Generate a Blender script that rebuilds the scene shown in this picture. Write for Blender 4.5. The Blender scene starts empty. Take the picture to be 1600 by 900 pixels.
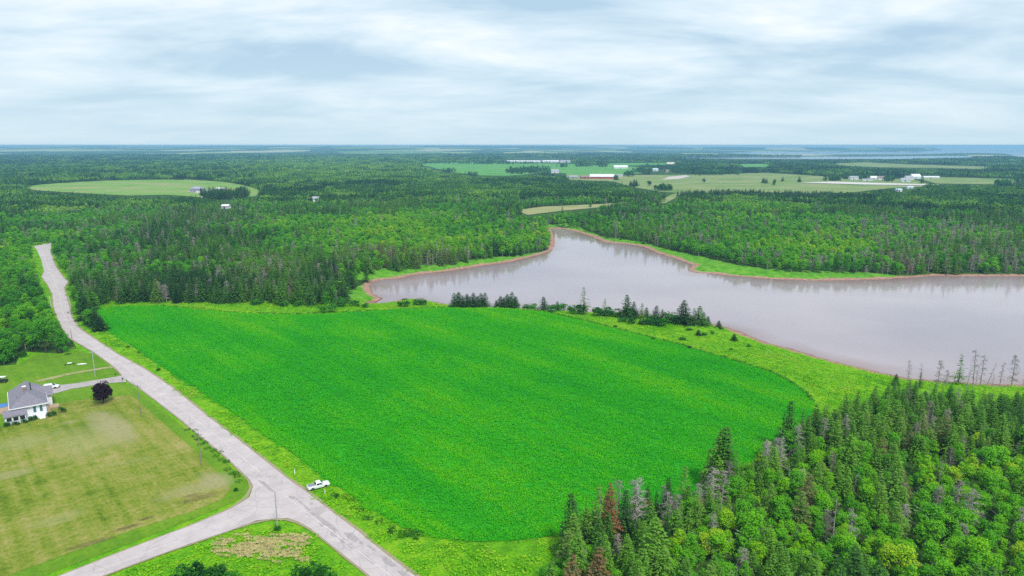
import bpy, math, random
import numpy as np
from mathutils import Vector, Matrix, geometry, noise as mnoise

random.seed(7)
rng = np.random.default_rng(7)
R = math.radians
sc = bpy.context.scene
C = sc.collection

# ------------------------------------------------------------------ camera
F = 1600 * 24.0 / 36.0            # focal length in pixels of the 1600x900 photograph
EYE = 80.0
PITCH = math.atan((450 - 226.6) / F)
cam_d = bpy.data.cameras.new('camera')
cam_d.lens = 24; cam_d.sensor_width = 36; cam_d.clip_start = 1; cam_d.clip_end = 80000
cam = bpy.data.objects.new('camera', cam_d); C.objects.link(cam)
cam.location = (0, 0, EYE); cam.rotation_euler = (math.pi / 2 - PITCH, 0, 0)
sc.camera = cam
sc.render.resolution_x = 1024; sc.render.resolution_y = 576
sc.view_settings.view_transform = 'Standard'; sc.view_settings.look = 'None'
sc.view_settings.exposure = 0.10; sc.view_settings.gamma = 1
sc.cycles.use_denoising = False
sc.cycles.max_bounces = 6; sc.cycles.diffuse_bounces = 3; sc.cycles.glossy_bounces = 2
sc.cycles.transmission_bounces = 3; sc.cycles.volume_bounces = 0; sc.cycles.transparent_max_bounces = 4

# ------------------------------------------------------------------ world and sun
SUN_EL, SUN_AZ = 55.0, 150.0      # azimuth in degrees clockwise from +Y
world = bpy.data.worlds.new('World'); sc.world = world; world.use_nodes = True
nt = world.node_tree; N = nt.nodes; L = nt.links
N.clear()
def wn(t, **k):
    n = N.new(t)
    for a, b in k.items(): setattr(n, a, b)
    return n
out = wn('ShaderNodeOutputWorld'); bg = wn('ShaderNodeBackground'); bg.inputs[1].default_value = 0.1
sky = wn('ShaderNodeTexSky', sky_type='NISHITA', sun_disc=False)
sky.sun_elevation = R(SUN_EL); sky.sun_rotation = R(SUN_AZ); sky.dust_density = 1.0
tc = wn('ShaderNodeTexCoord'); sep = wn('ShaderNodeSeparateXYZ'); L.new(tc.outputs['Generated'], sep.inputs[0])
def wm(op, a, b=None):
    n = wn('ShaderNodeMath', operation=op)
    for i, v in enumerate((a, b)):
        if v is None: continue
        if isinstance(v, (int, float)): n.inputs[i].default_value = v
        else: L.new(v, n.inputs[i])
    return n.outputs[0]
zz = wm('ADD', wm('MAXIMUM', sep.outputs[2], 0.0), 0.17)
cx = wm('DIVIDE', sep.outputs[0], zz); cy = wm('DIVIDE', sep.outputs[1], zz)
cmb = wn('ShaderNodeCombineXYZ'); L.new(wm('MULTIPLY', cx, 0.60), cmb.inputs[0]); L.new(cy, cmb.inputs[1]); cmb.inputs[2].default_value = 3.7
n1 = wn('ShaderNodeTexNoise'); n1.inputs['Scale'].default_value = 1.35; n1.inputs['Detail'].default_value = 10; n1.inputs['Roughness'].default_value = 0.57; n1.inputs['Distortion'].default_value = 0.25
L.new(cmb.outputs[0], n1.inputs['Vector'])
cr = wn('ShaderNodeValToRGB'); L.new(n1.outputs[0], cr.inputs[0])
e = cr.color_ramp.elements
e[0].position = 0.39; e[0].color = (0.46, 0.64, 0.80, 1)
e[1].position = 0.68; e[1].color = (0.95, 1.0, 1.04, 1)
m_ = cr.color_ramp.elements.new(0.53); m_.color = (0.68, 0.83, 0.93, 1)
# brighter, bluer-white veil toward the horizon
veil = wn('ShaderNodeMix', data_type='RGBA'); veil.inputs['B'].default_value = (0.60, 0.78, 0.88, 1)
vf = wn('ShaderNodeMapRange'); vf.inputs['From Min'].default_value = 0.0; vf.inputs['From Max'].default_value = 0.13; vf.inputs['To Min'].default_value = 0.85; vf.inputs['To Max'].default_value = 0.0
L.new(sep.outputs[2], vf.inputs['Value']); L.new(vf.outputs[0], veil.inputs['Factor']); L.new(cr.outputs[0], veil.inputs['A'])
sc10 = wn('ShaderNodeVectorMath', operation='SCALE'); sc10.inputs['Scale'].default_value = 10.0; L.new(veil.outputs['Result'], sc10.inputs[0])
mixs = wn('ShaderNodeMix', data_type='RGBA'); mixs.inputs['Factor'].default_value = 0.93
L.new(sky.outputs[0], mixs.inputs['A']); L.new(sc10.outputs[0], mixs.inputs['B'])
L.new(mixs.outputs['Result'], bg.inputs[0]); L.new(bg.outputs[0], out.inputs[0])

sd = bpy.data.lights.new('sun', 'SUN'); sd.energy = 3.0; sd.angle = R(10); sd.color = (1, 0.96, 0.9)
sun = bpy.data.objects.new('sun', sd); C.objects.link(sun)
az = R(SUN_AZ); el = R(SUN_EL)
sdir = Vector((math.sin(az) * math.cos(el), math.cos(az) * math.cos(el), math.sin(el)))
sun.rotation_euler = sdir.to_track_quat('Z', 'Y').to_euler(); sun.location = (0, 0, 60)

# ------------------------------------------------------------------ helpers
def tag(o, label=None, cat=None, group=None, kind=None):
    if label: o['label'] = label
    if cat: o['category'] = cat
    if group: o['group'] = group
    if kind: o['kind'] = kind
    return o
def empty(name, loc, rz=0.0, label=None, cat=None, group=None):
    o = bpy.data.objects.new(name, None); C.objects.link(o)
    o.location = loc; o.rotation_euler = (0, 0, rz); o.empty_display_size = 0.5
    return tag(o, label, cat, group)
def link(name, me, parent=None, mat=None):
    o = bpy.data.objects.new(name, me); C.objects.link(o)
    if parent is not None: o.parent = parent
    if mat is not None and not me.materials: me.materials.append(mat)
    return o
class MB:
    def __init__(s): s.v = []; s.f = []; s.m = []; s.mats = []
    def mi(s, mat):
        if mat is None: return 0
        if mat not in s.mats: s.mats.append(mat)
        return s.mats.index(mat)
    def add(s, vs, fs, mat=None):
        b = len(s.v); s.v += [tuple(p) for p in vs]; k = s.mi(mat)
        for f in fs: s.f.append(tuple(i + b for i in f)); s.m.append(k)
    def box(s, x0, x1, y0, y1, z0, z1, mat=None):
        s.add([(x0,y0,z0),(x1,y0,z0),(x1,y1,z0),(x0,y1,z0),(x0,y0,z1),(x1,y0,z1),(x1,y1,z1),(x0,y1,z1)],
              [(0,3,2,1),(4,5,6,7),(0,1,5,4),(1,2,6,5),(2,3,7,6),(3,0,4,7)], mat)
    def tube(s, a, b, r0, r1, n=8, mat=None, cap=True):
        a = Vector(a); b = Vector(b); d = (b - a).normalized()
        x = d.orthogonal().normalized(); y = d.cross(x)
        vs = [a + (x * math.cos(t) + y * math.sin(t)) * r0 for t in [2*math.pi*i/n for i in range(n)]]
        vs += [b + (x * math.cos(t) + y * math.sin(t)) * r1 for t in [2*math.pi*i/n for i in range(n)]]
        fs = [(i, (i+1) % n, n + (i+1) % n, n + i) for i in range(n)]
        if cap: fs += [tuple(range(n-1, -1, -1)), tuple(range(n, 2*n))]
        s.add(vs, fs, mat)
    def prism(s, prof, y0, y1, mat=None):      # profile in x,z extruded along y
        n = len(prof); vs = [(x, y0, z) for x, z in prof] + [(x, y1, z) for x, z in prof]
        fs = [(i, (i+1) % n, n + (i+1) % n, n + i) for i in range(n)]
        s.add(vs, fs + [tuple(range(n-1,-1,-1)), tuple(range(n, 2*n))], mat)
    def build(s, name, mat=None, parent=None, smooth=False):
        me = bpy.data.meshes.new(name); me.from_pydata(s.v, [], s.f)
        if s.mats:
            for m in s.mats: me.materials.append(m)
            me.polygons.foreach_set('material_index', s.m)
        elif mat: me.materials.append(mat)
        if smooth: me.shade_smooth()
        me.update()
        return link(name, me, parent)

# ------------------------------------------------------------------ materials
def newmat(name):
    m = bpy.data.materials.new(name); m.use_nodes = True
    return m, m.node_tree.nodes, m.node_tree.links, m.node_tree.nodes['Principled BSDF']
def simple(name, col, rough=0.6, metal=0.0, var=0.12, scale=2.0, spec=0.5, bump=0.0):
    m, n, l, p = newmat(name)
    p.inputs['Roughness'].default_value = rough; p.inputs['Metallic'].default_value = metal
    p.inputs['Specular IOR Level'].default_value = spec
    g = n.new('ShaderNodeNewGeometry'); t = n.new('ShaderNodeTexNoise'); t.inputs['Scale'].default_value = scale; t.inputs['Detail'].default_value = 4
    l.new(g.outputs['Position'], t.inputs['Vector'])
    r = n.new('ShaderNodeValToRGB'); l.new(t.outputs[0], r.inputs[0])
    r.color_ramp.elements[0].position = 0.3; r.color_ramp.elements[1].position = 0.7
    r.color_ramp.elements[0].color = tuple(c * (1 - var) for c in col) + (1,)
    r.color_ramp.elements[1].color = tuple(min(1, c * (1 + var)) for c in col) + (1,)
    l.new(r.outputs[0], p.inputs['Base Color'])
    if bump:
        b = n.new('ShaderNodeBump'); b.inputs['Strength'].default_value = bump; b.inputs['Distance'].default_value = 0.1
        l.new(t.outputs[0], b.inputs['Height']); l.new(b.outputs[0], p.inputs['Normal'])
    return m
class NB:      # node helper on world positions
    def __init__(s, name):
        s.m, s.n, s.l, s.p = newmat(name)
        s.geo = s.n.new('ShaderNodeNewGeometry'); s.pos = s.geo.outputs['Position']
    def val(s, sock, v):
        if isinstance(v, (int, float)): sock.default_value = v
        elif isinstance(v, tuple): sock.default_value = v if len(v) == 4 else (*v, 1)
        else: s.l.new(v, sock)
    def map(s, scale=(1,1,1), rot=0.0, src=None):
        m = s.n.new('ShaderNodeMapping'); m.inputs['Scale'].default_value = scale; m.inputs['Rotation'].default_value = (0, 0, rot)
        s.l.new(src or s.pos, m.inputs['Vector']); return m.outputs[0]
    def rotmap(s, rot, scale):       # rotate first, then scale
        return s.map(scale=scale, src=s.map(rot=rot))
    def noise(s, scale, detail=4, rough=0.5, vec=None, dist=0.0):
        t = s.n.new('ShaderNodeTexNoise'); t.inputs['Scale'].default_value = scale; t.inputs['Detail'].default_value = detail
        t.inputs['Roughness'].default_value = rough; t.inputs['Distortion'].default_value = dist
        s.l.new(vec or s.pos, t.inputs['Vector']); return t.outputs[0]
    def math(s, op, a, b=0.0, clamp=False):
        t = s.n.new('ShaderNodeMath'); t.operation = op; t.use_clamp = clamp
        s.val(t.inputs[0], a); s.val(t.inputs[1], b); return t.outputs[0]
    def rng(s, v, a, b, c=0.0, d=1.0):
        t = s.n.new('ShaderNodeMapRange'); s.val(t.inputs['Value'], v)
        for k, x in zip(('From Min', 'From Max', 'To Min', 'To Max'), (a, b, c, d)): t.inputs[k].default_value = x
        return t.outputs[0]
    def mix(s, f, a, b):
        t = s.n.new('ShaderNodeMix'); t.data_type = 'RGBA'
        s.val(t.inputs['Factor'], f); s.val(t.inputs['A'], a); s.val(t.inputs['B'], b); return t.outputs['Result']
    def ramp(s, v, stops):
        t = s.n.new('ShaderNodeValToRGB'); s.val(t.inputs[0], v); els = t.color_ramp.elements
        els[0].position, els[0].color = stops[0][0], (*stops[0][1], 1)
        els[1].position, els[1].color = stops[-1][0], (*stops[-1][1], 1)
        for p_, c_ in stops[1:-1]:
            k = els.new(p_); k.color = (*c_, 1)
        return t.outputs[0]
    def attr(s, name, kind='GEOMETRY'):
        t = s.n.new('ShaderNodeAttribute'); t.attribute_name = name; t.attribute_type = kind; return t.outputs['Fac']
    def bump(s, h, strength=0.5, dist=0.2):
        b = s.n.new('ShaderNodeBump'); b.inputs['Strength'].default_value = strength; b.inputs['Distance'].default_value = dist
        s.val(b.inputs['Height'], h); s.l.new(b.outputs[0], s.p.inputs['Normal'])
    def done(s, col, rough=0.9, spec=0.04):
        s.val(s.p.inputs['Base Color'], col); s.val(s.p.inputs['Roughness'], rough); s.p.inputs['Specular IOR Level'].default_value = spec
        return s.m
    def shore(s, col):       # red sand where the ground meets the water
        d = s.attr('shore'); nz = s.noise(0.35, 4)
        dd = s.math('ADD', d, s.math('MULTIPLY', s.math('SUBTRACT', nz, 0.5), -5.0))
        py_ = s.n.new('ShaderNodeSeparateXYZ'); s.l.new(s.pos, py_.inputs[0])
        dd = s.math('ADD', dd, s.rng(py_.outputs[1], 250, 340, 0.0, -1.4)); dd = s.math('ADD', dd, s.math('MULTIPLY', s.math('SUBTRACT', s.noise(0.06, 3), 0.5), 7.0))
        f = s.rng(dd, 2.4, 4.0, 1.0, 0.0)
        sand = s.ramp(s.noise(0.5, 5), [(0.3, (0.27, 0.14, 0.095)), (0.7, (0.48, 0.30, 0.23))])
        wet = s.mix(s.rng(d, 0.1, 0.9, 0.8, 0.0), sand, (0.13, 0.06, 0.045))
        return s.mix(f, col, wet)

def foliage(name, stops, trans=0.25, k=0.5, rough=0.7, kpos=0.0):
    b = NB(name)
    t = b.attr('tint', 'INSTANCER'); v = b.attr('var')
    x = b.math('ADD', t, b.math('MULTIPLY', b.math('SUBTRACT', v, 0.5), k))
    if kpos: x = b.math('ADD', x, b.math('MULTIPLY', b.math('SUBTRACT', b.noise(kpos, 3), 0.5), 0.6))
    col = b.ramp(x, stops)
    b.done(col, rough, 0.03)
    tr = b.n.new('ShaderNodeBsdfTranslucent'); b.l.new(col, tr.inputs[0])
    mx = b.n.new('ShaderNodeMixShader'); mx.inputs[0].default_value = trans
    b.l.new(b.p.outputs[0], mx.inputs[1]); b.l.new(tr.outputs[0], mx.inputs[2])
    b.l.new(mx.outputs[0], b.n['Material Output'].inputs[0])
    return b.m

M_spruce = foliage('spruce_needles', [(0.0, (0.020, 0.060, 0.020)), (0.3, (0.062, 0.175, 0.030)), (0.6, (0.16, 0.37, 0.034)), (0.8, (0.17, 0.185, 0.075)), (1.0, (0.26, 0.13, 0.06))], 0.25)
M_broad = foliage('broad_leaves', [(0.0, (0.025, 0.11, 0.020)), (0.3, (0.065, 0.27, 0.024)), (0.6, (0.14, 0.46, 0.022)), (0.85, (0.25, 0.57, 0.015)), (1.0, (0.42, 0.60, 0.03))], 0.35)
M_purple = foliage('purple_leaves', [(0.0, (0.010, 0.006, 0.010)), (1.0, (0.05, 0.022, 0.035))], 0.1)
M_dead = foliage('dead_twigs', [(0.0, (0.17, 0.145, 0.125)), (0.5, (0.38, 0.33, 0.30)), (1.0, (0.58, 0.51, 0.48))], 0.0)
M_red = foliage('red_brown_leaves', [(0.0, (0.13, 0.03, 0.012)), (1.0, (0.30, 0.05, 0.02))], 0.2)
M_bark = simple('bark', (0.085, 0.065, 0.05), 0.95, var=0.4, scale=6, spec=0.1)
M_greybark = simple('grey_bark', (0.33, 0.30, 0.28), 0.95, var=0.25, scale=4, spec=0.1)
M_crop = None

# ------------------------------------------------------------------ pixel rays
cp, sp = math.cos(PITCH), math.sin(PITCH)
def ray(px, py):
    u = (np.asarray(px, float) - 800) / F; v = (450 - np.asarray(py, float)) / F
    return u, cp + v * sp, -sp + v * cp
def on_plane(px, py, z=0.0):
    dx, dy, dz = ray(px, py); t = (z - EYE) / np.minimum(dz, -1e-4)
    return dx * t, dy * t
def project(x, y, z):
    dz = np.asarray(z) - EYE; y = np.asarray(y, float)
    d = y * cp - dz * sp; d = np.where(d < 1, 1, d); v = (y * sp + dz * cp) / d; u = np.asarray(x) / d
    return 800 + u * F, 450 - v * F

# ------------------------------------------------------------------ traced outlines (ground plan, as read from the photograph)
WATER = [(1107,505),(1125,508),(1150,516),(1175,526),(1200,536),(1232,544),(1275,557),(1325,570),(1375,582),(1412,590),(1450,594),(1525,599),(1600,601),(1800,606),(2300,612),
         (2500,428),(2000,431),(1800,432),(1600,432),(1500,432),(1462,431),(1425,434),(1375,437),(1275,439),(1200,436),(1150,432),(1100,427),(1084,426),(1074,421),(1082,414),(1055,404),(1025,395),(1007,386),(975,381),(945,379),(925,370),(900,362),(880,358),(861,357),
         (866,368),(868,380),(864,391),(852,396),(837,400),(800,409),(750,416),(700,424),(662,428),(640,431),(622,436),(600,437),(584,440),(578,447),(582,456),(590,464),(598,466),(592,470),(580,475),(600,474),(617,471),(628,467),(650,468),(687,473),(707,477),(760,480),(800,481),(850,484),(900,486),(950,489),(1000,492),(1050,497),(1080,501)]
BAYS = [[(1128,239.2),(1200,237.0),(1300,236.6),(1432,237.2),(1482,233.4),(1600,233.6),(1900,233.6),(1900,246),(1590,244),(1572,239.6),(1480,239.6),(1412,241.4),(1300,241.6),(1200,241.4)],
        [(1040,247.2),(1100,245.9),(1200,245),(1375,244.6),(1475,243.4),(1560,244.6),(1400,248.2),(1250,248.6),(1150,248.6)]]
FIELD = [(150,484),(163,505),(175,522),(217,547),(250,570),(280,590),(312,610),(350,635),(375,652),(420,685),(445,700),(470,717),(490,735),(517,757),(540,767),(575,792),(612,815),(662,835),(700,842),(750,847),(800,845),(867,837),(960,820),(1060,790),(1130,750),(1190,715),(1235,680),(1268,645),(1270,630),(1257,615),(1232,597),(1200,582),(1160,569),(1100,552),(1050,537),(1000,525),(950,512),(900,500),(850,489),(800,485),(700,482),(625,485),(550,489),(500,492),(450,493),(400,492),(375,490),(300,484),(250,479),(200,479)]
ROAD_L = [(53,385),(58,392),(64,405),(69,425),(65,433),(75,446),(82,460),(84,480),(90,497),(97,512),(107,527),(119,535),(130,541),(150,553),(172,569),(182,577),(192,588),(200,596),(217,606),(277,652),(306,676),(350,712),(390,750),(396,761),(390,778),(362,796),(300,822),(225,850),(100,899),(20,932)]
ROAD_R = [(80,380),(79,395),(86,415),(98,433),(106,441),(100,450),(107,475),(112,497),(125,515),(150,532),(180,552),(225,577),(270,607),(325,652),(357,676),(400,710),(425,730),(457,755),(475,767),(520,802),(560,832),(600,865),(645,899),(720,958)]
ROAD_IN = [(640,955),(575,899),(520,855),(485,827),(467,817),(450,811),(425,812),(400,815),(360,830),(300,850),(225,877),(167,899),(80,935)]
ROAD = ROAD_L + ROAD_IN[::-1] + ROAD_R[::-1]
DRIVE = [(197,586),(172,591),(147,595),(117,600),(87,603),(76,602),(74,608),(85,616),(110,609),(146,603),(175,599),(197,598)]
TRACK = [(183,574),(172,573),(115,582),(60,594),(50,597),(60,598),(115,585),(172,576),(186,577)]
OPEN_A = [(-300,572),(0,572),(25,570),(30,556),(40,550),(95,553),(120,545),(112,530),(98,512),(86,495),(78,478),(66,450),(60,425),(56,405),(50,388),(53,384),(80,380),(84,395),(92,412),(104,432),(106,455),(112,470),(122,490),(130,505),(150,517),(163,517),(163,505),(157,495),(150,484),(148,477),(200,474),(300,474),(400,476),(500,478),(570,473),(586,462),(606,460),(640,459),(700,466),(800,474),(1000,480),(1107,498),(1200,530),(1300,558),(1412,588),(1385,597),(1340,608),(1315,622),(1290,632),(1240,650),(1215,672),(1180,690),(1130,705),(1100,735),(1060,748),(1000,760),(930,775),(880,800),(872,850),(840,868),(822,885),(815,905),(800,1000),(-300,1000)]
MEADOW = [(-300,572),(0,572),(25,570),(30,556),(40,550),(95,553),(120,545),(112,530),(98,512),(86,495),(78,478),(60,450),(50,425),(46,405),(44,388),(53,376),(85,374),(92,395),(100,412),(112,432),(114,455),(118,470),(128,490),(138,500),(148,480),(148,471),(200,469),(300,469),(400,471),(500,472),(570,467),(592,461),(606,464),(640,459),(700,463),(800,472),(1000,483),(1107,497),(1200,530),(1300,558),(1412,585),(1470,592),(1600,598),(1700,600),(1700,640),(1400,690),(1200,780),(1000,880),(850,940),(800,1000),(-300,1000)]
MARSH_NW = [(545,434),(560,428),(625,423),(700,415),(800,401),(832,396),(862,391),(872,394),(860,402),(800,412),(700,428),(640,434),(622,438),(600,440),(583,442),(560,437)]
MARSH_NE = [(855,354),(895,356),(925,364),(950,372),(1012,382),(1050,392),(1100,402),(1150,414),(1200,424),(1275,428),(1350,430),(1425,432),(1440,437),(1375,440),(1275,442),(1200,439),(1150,436),(1100,430),(1085,428),(1075,424),(1080,414),(1055,407),(1025,398),(1007,390),(975,384),(940,381),(925,373),(900,365),(875,360),(858,359)]
SPIT = [(560,447),(572,443),(578,452),(586,463),(598,467),(590,471),(560,470),(540,468),(545,455)]
CLEARINGS = [
 ('meadow', [(28,293),(60,289),(100,286),(175,282),(287,280.5),(350,284),(385,290),(409,297),(407,307),(362,309),(320,309),(262,305),(200,306),(125,302),(60,298)], 0),
 ('meadow', [(648,256),(725,253.5),(800,253.5),(880,256),(960,259),(1010,262),(1005,270),(960,276),(900,274),(860,268),(820,273),(790,275),(740,274),(690,266),(668,260)], 1),
 ('meadow', [(885,272),(962,274),(1120,272.5),(1200,270),(1290,276),(1425,281),(1452,287),(1440,292),(1395,294),(1350,299),(1320,302),(1250,303),(1175,300),(1120,301),(1075,303),(1032,300),(985,292),(960,284),(885,281)], 2),
 ('meadow', [(1022,318),(1050,304),(1070,300),(1062,306),(1040,318)], 2),
 ('meadow', [(802,329),(850,323),(942,319),(985,314),(975,319),(940,324),(875,330),(825,336)], 3),
 ('meadow', [(1435,279),(1475,277),(1590,280),(1588,289),(1530,288),(1462,287)], 2),
 ('meadow', [(1283,256.5),(1350,253.5),(1425,257),(1552,261),(1545,264.5),(1450,262.5),(1375,261.5)], 2),
 ('meadow', [(1155,256.5),(1202,256.5),(1204,261),(1160,261)], 1),
 ('meadow', [(945,255.5),(1050,254.5),(1060,257.5),(950,259)], 1),
 ('meadow', [(1445,243.0),(1510,242.4),(1600,242.8),(1600,245),(1500,245)], 0) ]
GRAVEL = [(1247,286.2),(1300,284.6),(1350,286),(1447,288.8),(1470,289.5),(1445,290.4),(1350,289.2),(1290,287.4)]
CLEARINGS = CLEARINGS[:9]

def pip(xs, ys, poly):
    xs = np.asarray(xs, float); ys = np.asarray(ys, float); ins = np.zeros(xs.shape, bool)
    n = len(poly)
    for i in range(n):
        x0, y0 = poly[i]; x1, y1 = poly[(i + 1) % n]
        if y0 == y1: continue
        c = ((ys >= y0) != (ys >= y1)) & (xs < (x1 - x0) * (ys - y0) / (y1 - y0) + x0)
        ins ^= c
    return ins
WZ = -4.0
def world_poly(poly, z):
    x, y = on_plane([p[0] for p in poly], [p[1] for p in poly], z)
    return list(zip(x.tolist(), y.tolist()))
WPOLYS = [world_poly(WATER, WZ)] + [world_poly(b, WZ) for b in BAYS]
def sdf(x, y):                       # metres from the shoreline, negative in the water
    x = np.asarray(x, float); y = np.asarray(y, float)
    best = np.full(x.shape, 1e9); ins = np.zeros(x.shape, bool)
    for poly in WPOLYS:
        ins |= pip(x, y, poly); n = len(poly)
        for i in range(n):
            ax, ay = poly[i]; bx, by = poly[(i + 1) % n]
            ex, ey = bx - ax, by - ay; l2 = ex * ex + ey * ey + 1e-9
            t = np.clip(((x - ax) * ex + (y - ay) * ey) / l2, 0, 1)
            d = (x - ax - t * ex) ** 2 + (y - ay - t * ey) ** 2
            best = np.minimum(best, d)
    best = np.sqrt(best)
    return np.where(ins, -best, best)
def base_h(x, y):
    r = np.hypot(x, y)
    h = 0.9 * np.sin(x / 130 + 0.7) * np.cos(y / 150 + 0.3) + 1.6 * np.exp(-(((x + 10) / 95) ** 2 + ((y - 225) / 80) ** 2))
    w = np.clip((r - 600) / 1200, 0, 1)
    h = h + w * 1.6 * np.sin(x / 410 + 1) * np.sin(y / 370)
    a = np.arctan2(x, np.maximum(y, 1.0))
    q = np.clip((r - 4600) / 9000, 0, 1)
    right = 1 / (1 + np.exp(-(a - 0.12) / 0.06))
    hills = 0.5 + 0.5 * np.sin(x / 1500 + 0.6 + y / 4000) * np.cos(y / 1900 + 1.2) + 0.25 * np.sin(x / 640 + y / 900)
    h = h + q ** 1.1 * (42 + 38 * hills) * np.where(r < 12500, 1 - right * 0.9, 1 - right * 0.42)
    return np.minimum(h, 60 + (h - 60) * np.where(h > 60, .45, 1))
def height(x, y, d=None):
    x = np.asarray(x, float); y = np.asarray(y, float)
    if d is None: d = sdf(x, y)
    b = base_h(x, y); far = np.hypot(x, y) > 3500
    wd = np.where(far, 250.0, 24.0); t = np.clip(d / wd, 0, 1); t = t * t * (3 - 2 * t)
    land = WZ + 0.05 + (b - WZ) * t
    return np.where(d > 0, land, WZ - 0.05 - 1.5 * np.clip(-d / 10, 0, 1))
def ground(px, py, it=8):
    """pixel -> point on the terrain"""
    z = np.zeros(np.shape(px)) if np.ndim(px) else 0.0
    for _ in range(it):
        x, y = on_plane(px, py, z); z = height(x, y)
    return x, y, z
def G(px, py):
    x, y, z = ground(np.array([px], float), np.array([py], float)); return Vector((float(x[0]), float(y[0]), float(z[0])))
def hz(x, y): return float(height(np.array([x]), np.array([y]))[0])

# ------------------------------------------------------------------ terrain
def add_attr(me, name, arr, dom='POINT'):
    a = me.attributes.new(name, 'FLOAT', dom); a.data.foreach_set('value', np.asarray(arr, np.float32))
def grid_mesh(name, X, Y, Z, shore, mat, wrap=False):
    nr, na = X.shape
    co = np.stack([X, Y, Z], -1).reshape(-1, 3)
    i = np.arange(nr - 1)[:, None] * na + np.arange(na if wrap else na - 1)[None, :]
    j = np.arange(nr - 1)[:, None] * na + (np.arange(na if wrap else na - 1)[None, :] + 1) % na
    f = np.stack([i, j, j + na, i + na], -1).reshape(-1, 4)[:, ::-1]
    me = bpy.data.meshes.new(name); me.vertices.add(len(co)); me.vertices.foreach_set('co', co.ravel())
    me.loops.add(f.size); me.loops.foreach_set('vertex_index', f.ravel().astype(np.int32))
    me.polygons.add(len(f)); me.polygons.foreach_set('loop_start', np.arange(0, f.size, 4, dtype=np.int32))
    me.update(); me.shade_smooth()
    add_attr(me, 'shore', shore.ravel()); me.materials.append(mat)
    o = link(name, me); o['kind'] = 'structure'; return o

g = NB('forest_floor')
fl = g.ramp(g.noise(0.12, 6, 0.6), [(0.3, (0.020, 0.045, 0.010)), (0.55, (0.045, 0.100, 0.018)), (0.75, (0.085, 0.14, 0.030))])
vor = g.n.new('ShaderNodeTexVoronoi'); vor.inputs['Scale'].default_value = 1.0; vor.feature = 'F1'
g.l.new(g.map(scale=(1 / 520, 1 / 900, 0.0001), rot=0.35), vor.inputs['Vector'])
spv = g.n.new('ShaderNodeSeparateColor'); g.l.new(vor.outputs['Color'], spv.inputs[0])
canopy = g.ramp(g.noise(1 / 160.0, 6, 0.65), [(0.3, (0.03, 0.07, 0.03)), (0.7, (0.08, 0.15, 0.06))])
patch = g.ramp(spv.outputs[1], [(0.0, (0.12, 0.24, 0.07)), (0.5, (0.30, 0.38, 0.14)), (1.0, (0.50, 0.46, 0.30))])
farc = g.mix(g.math('GREATER_THAN', spv.outputs[0], 0.62), canopy, patch)
ln = g.n.new('ShaderNodeVectorMath'); ln.operation = 'LENGTH'; g.l.new(g.pos, ln.inputs[0])
col = g.mix(g.rng(ln.outputs['Value'], 5200, 5600), fl, farc)
g.bump(g.noise(1 / 40.0, 6, 0.7), 1.0, 12.0)
g.bump(g.noise(0.8, 4), 0.6, 0.5)
M_floor = g.done(g.shore(col))
angs = np.concatenate([np.linspace(-50, 50, 520), np.linspace(50, 310, 70)[1:-1]]) * math.pi / 180
rr = [35.0]
while rr[-1] < 15000: rr.append(rr[-1] * 1.0125)
rr = np.array([0.5] + rr)
A, RR = np.meshgrid(angs, rr); X = RR * np.sin(A); Y = RR * np.cos(A); D = sdf(X, Y); Z = height(X, Y, D)
grid_mesh('ground', X, Y, Z, np.clip(D, -20, 60), M_floor, wrap=True)

# water
w = NB('river_water')
nz = w.noise(1.0, 5, 0.6, vec=w.rotmap(0.35, (0.25, 0.9, 1)))
w.bump(nz, 0.11, 0.12)
shal = w.noise(0.012, 4, 0.5)
wcol = w.ramp(shal, [(0.3, (0.33, 0.27, 0.285)), (0.7, (0.42, 0.345, 0.35))])
wd_ = w.math('ADD', w.attr('shore'), w.math('MULTIPLY', w.math('SUBTRACT', w.noise(0.03, 5, 0.6), 0.5), 34.0))
wcol = w.mix(w.rng(wd_, -14.0, 4.0, 0.0, 0.65), wcol, (0.25, 0.135, 0.10))
w.p.inputs['IOR'].default_value = 1.33
M_water = w.done(wcol, w.rng(w.noise(1.0, 4, 0.6, vec=w.rotmap(0.2, (0.006, 0.03, 1))), 0.35, 0.65, 0.03, 0.12), 0.5)
th = np.linspace(0, 2 * math.pi, 65)[:-1]; A2, R2 = np.meshgrid(angs[::2], np.concatenate([rr[20::2], rr[-1:]])); X2 = R2 * np.sin(A2); Y2 = R2 * np.cos(A2)
grid_mesh('water', X2, Y2, np.full(X2.shape, WZ), np.clip(sdf(X2, Y2), -60, 20), M_water, wrap=True)

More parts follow.
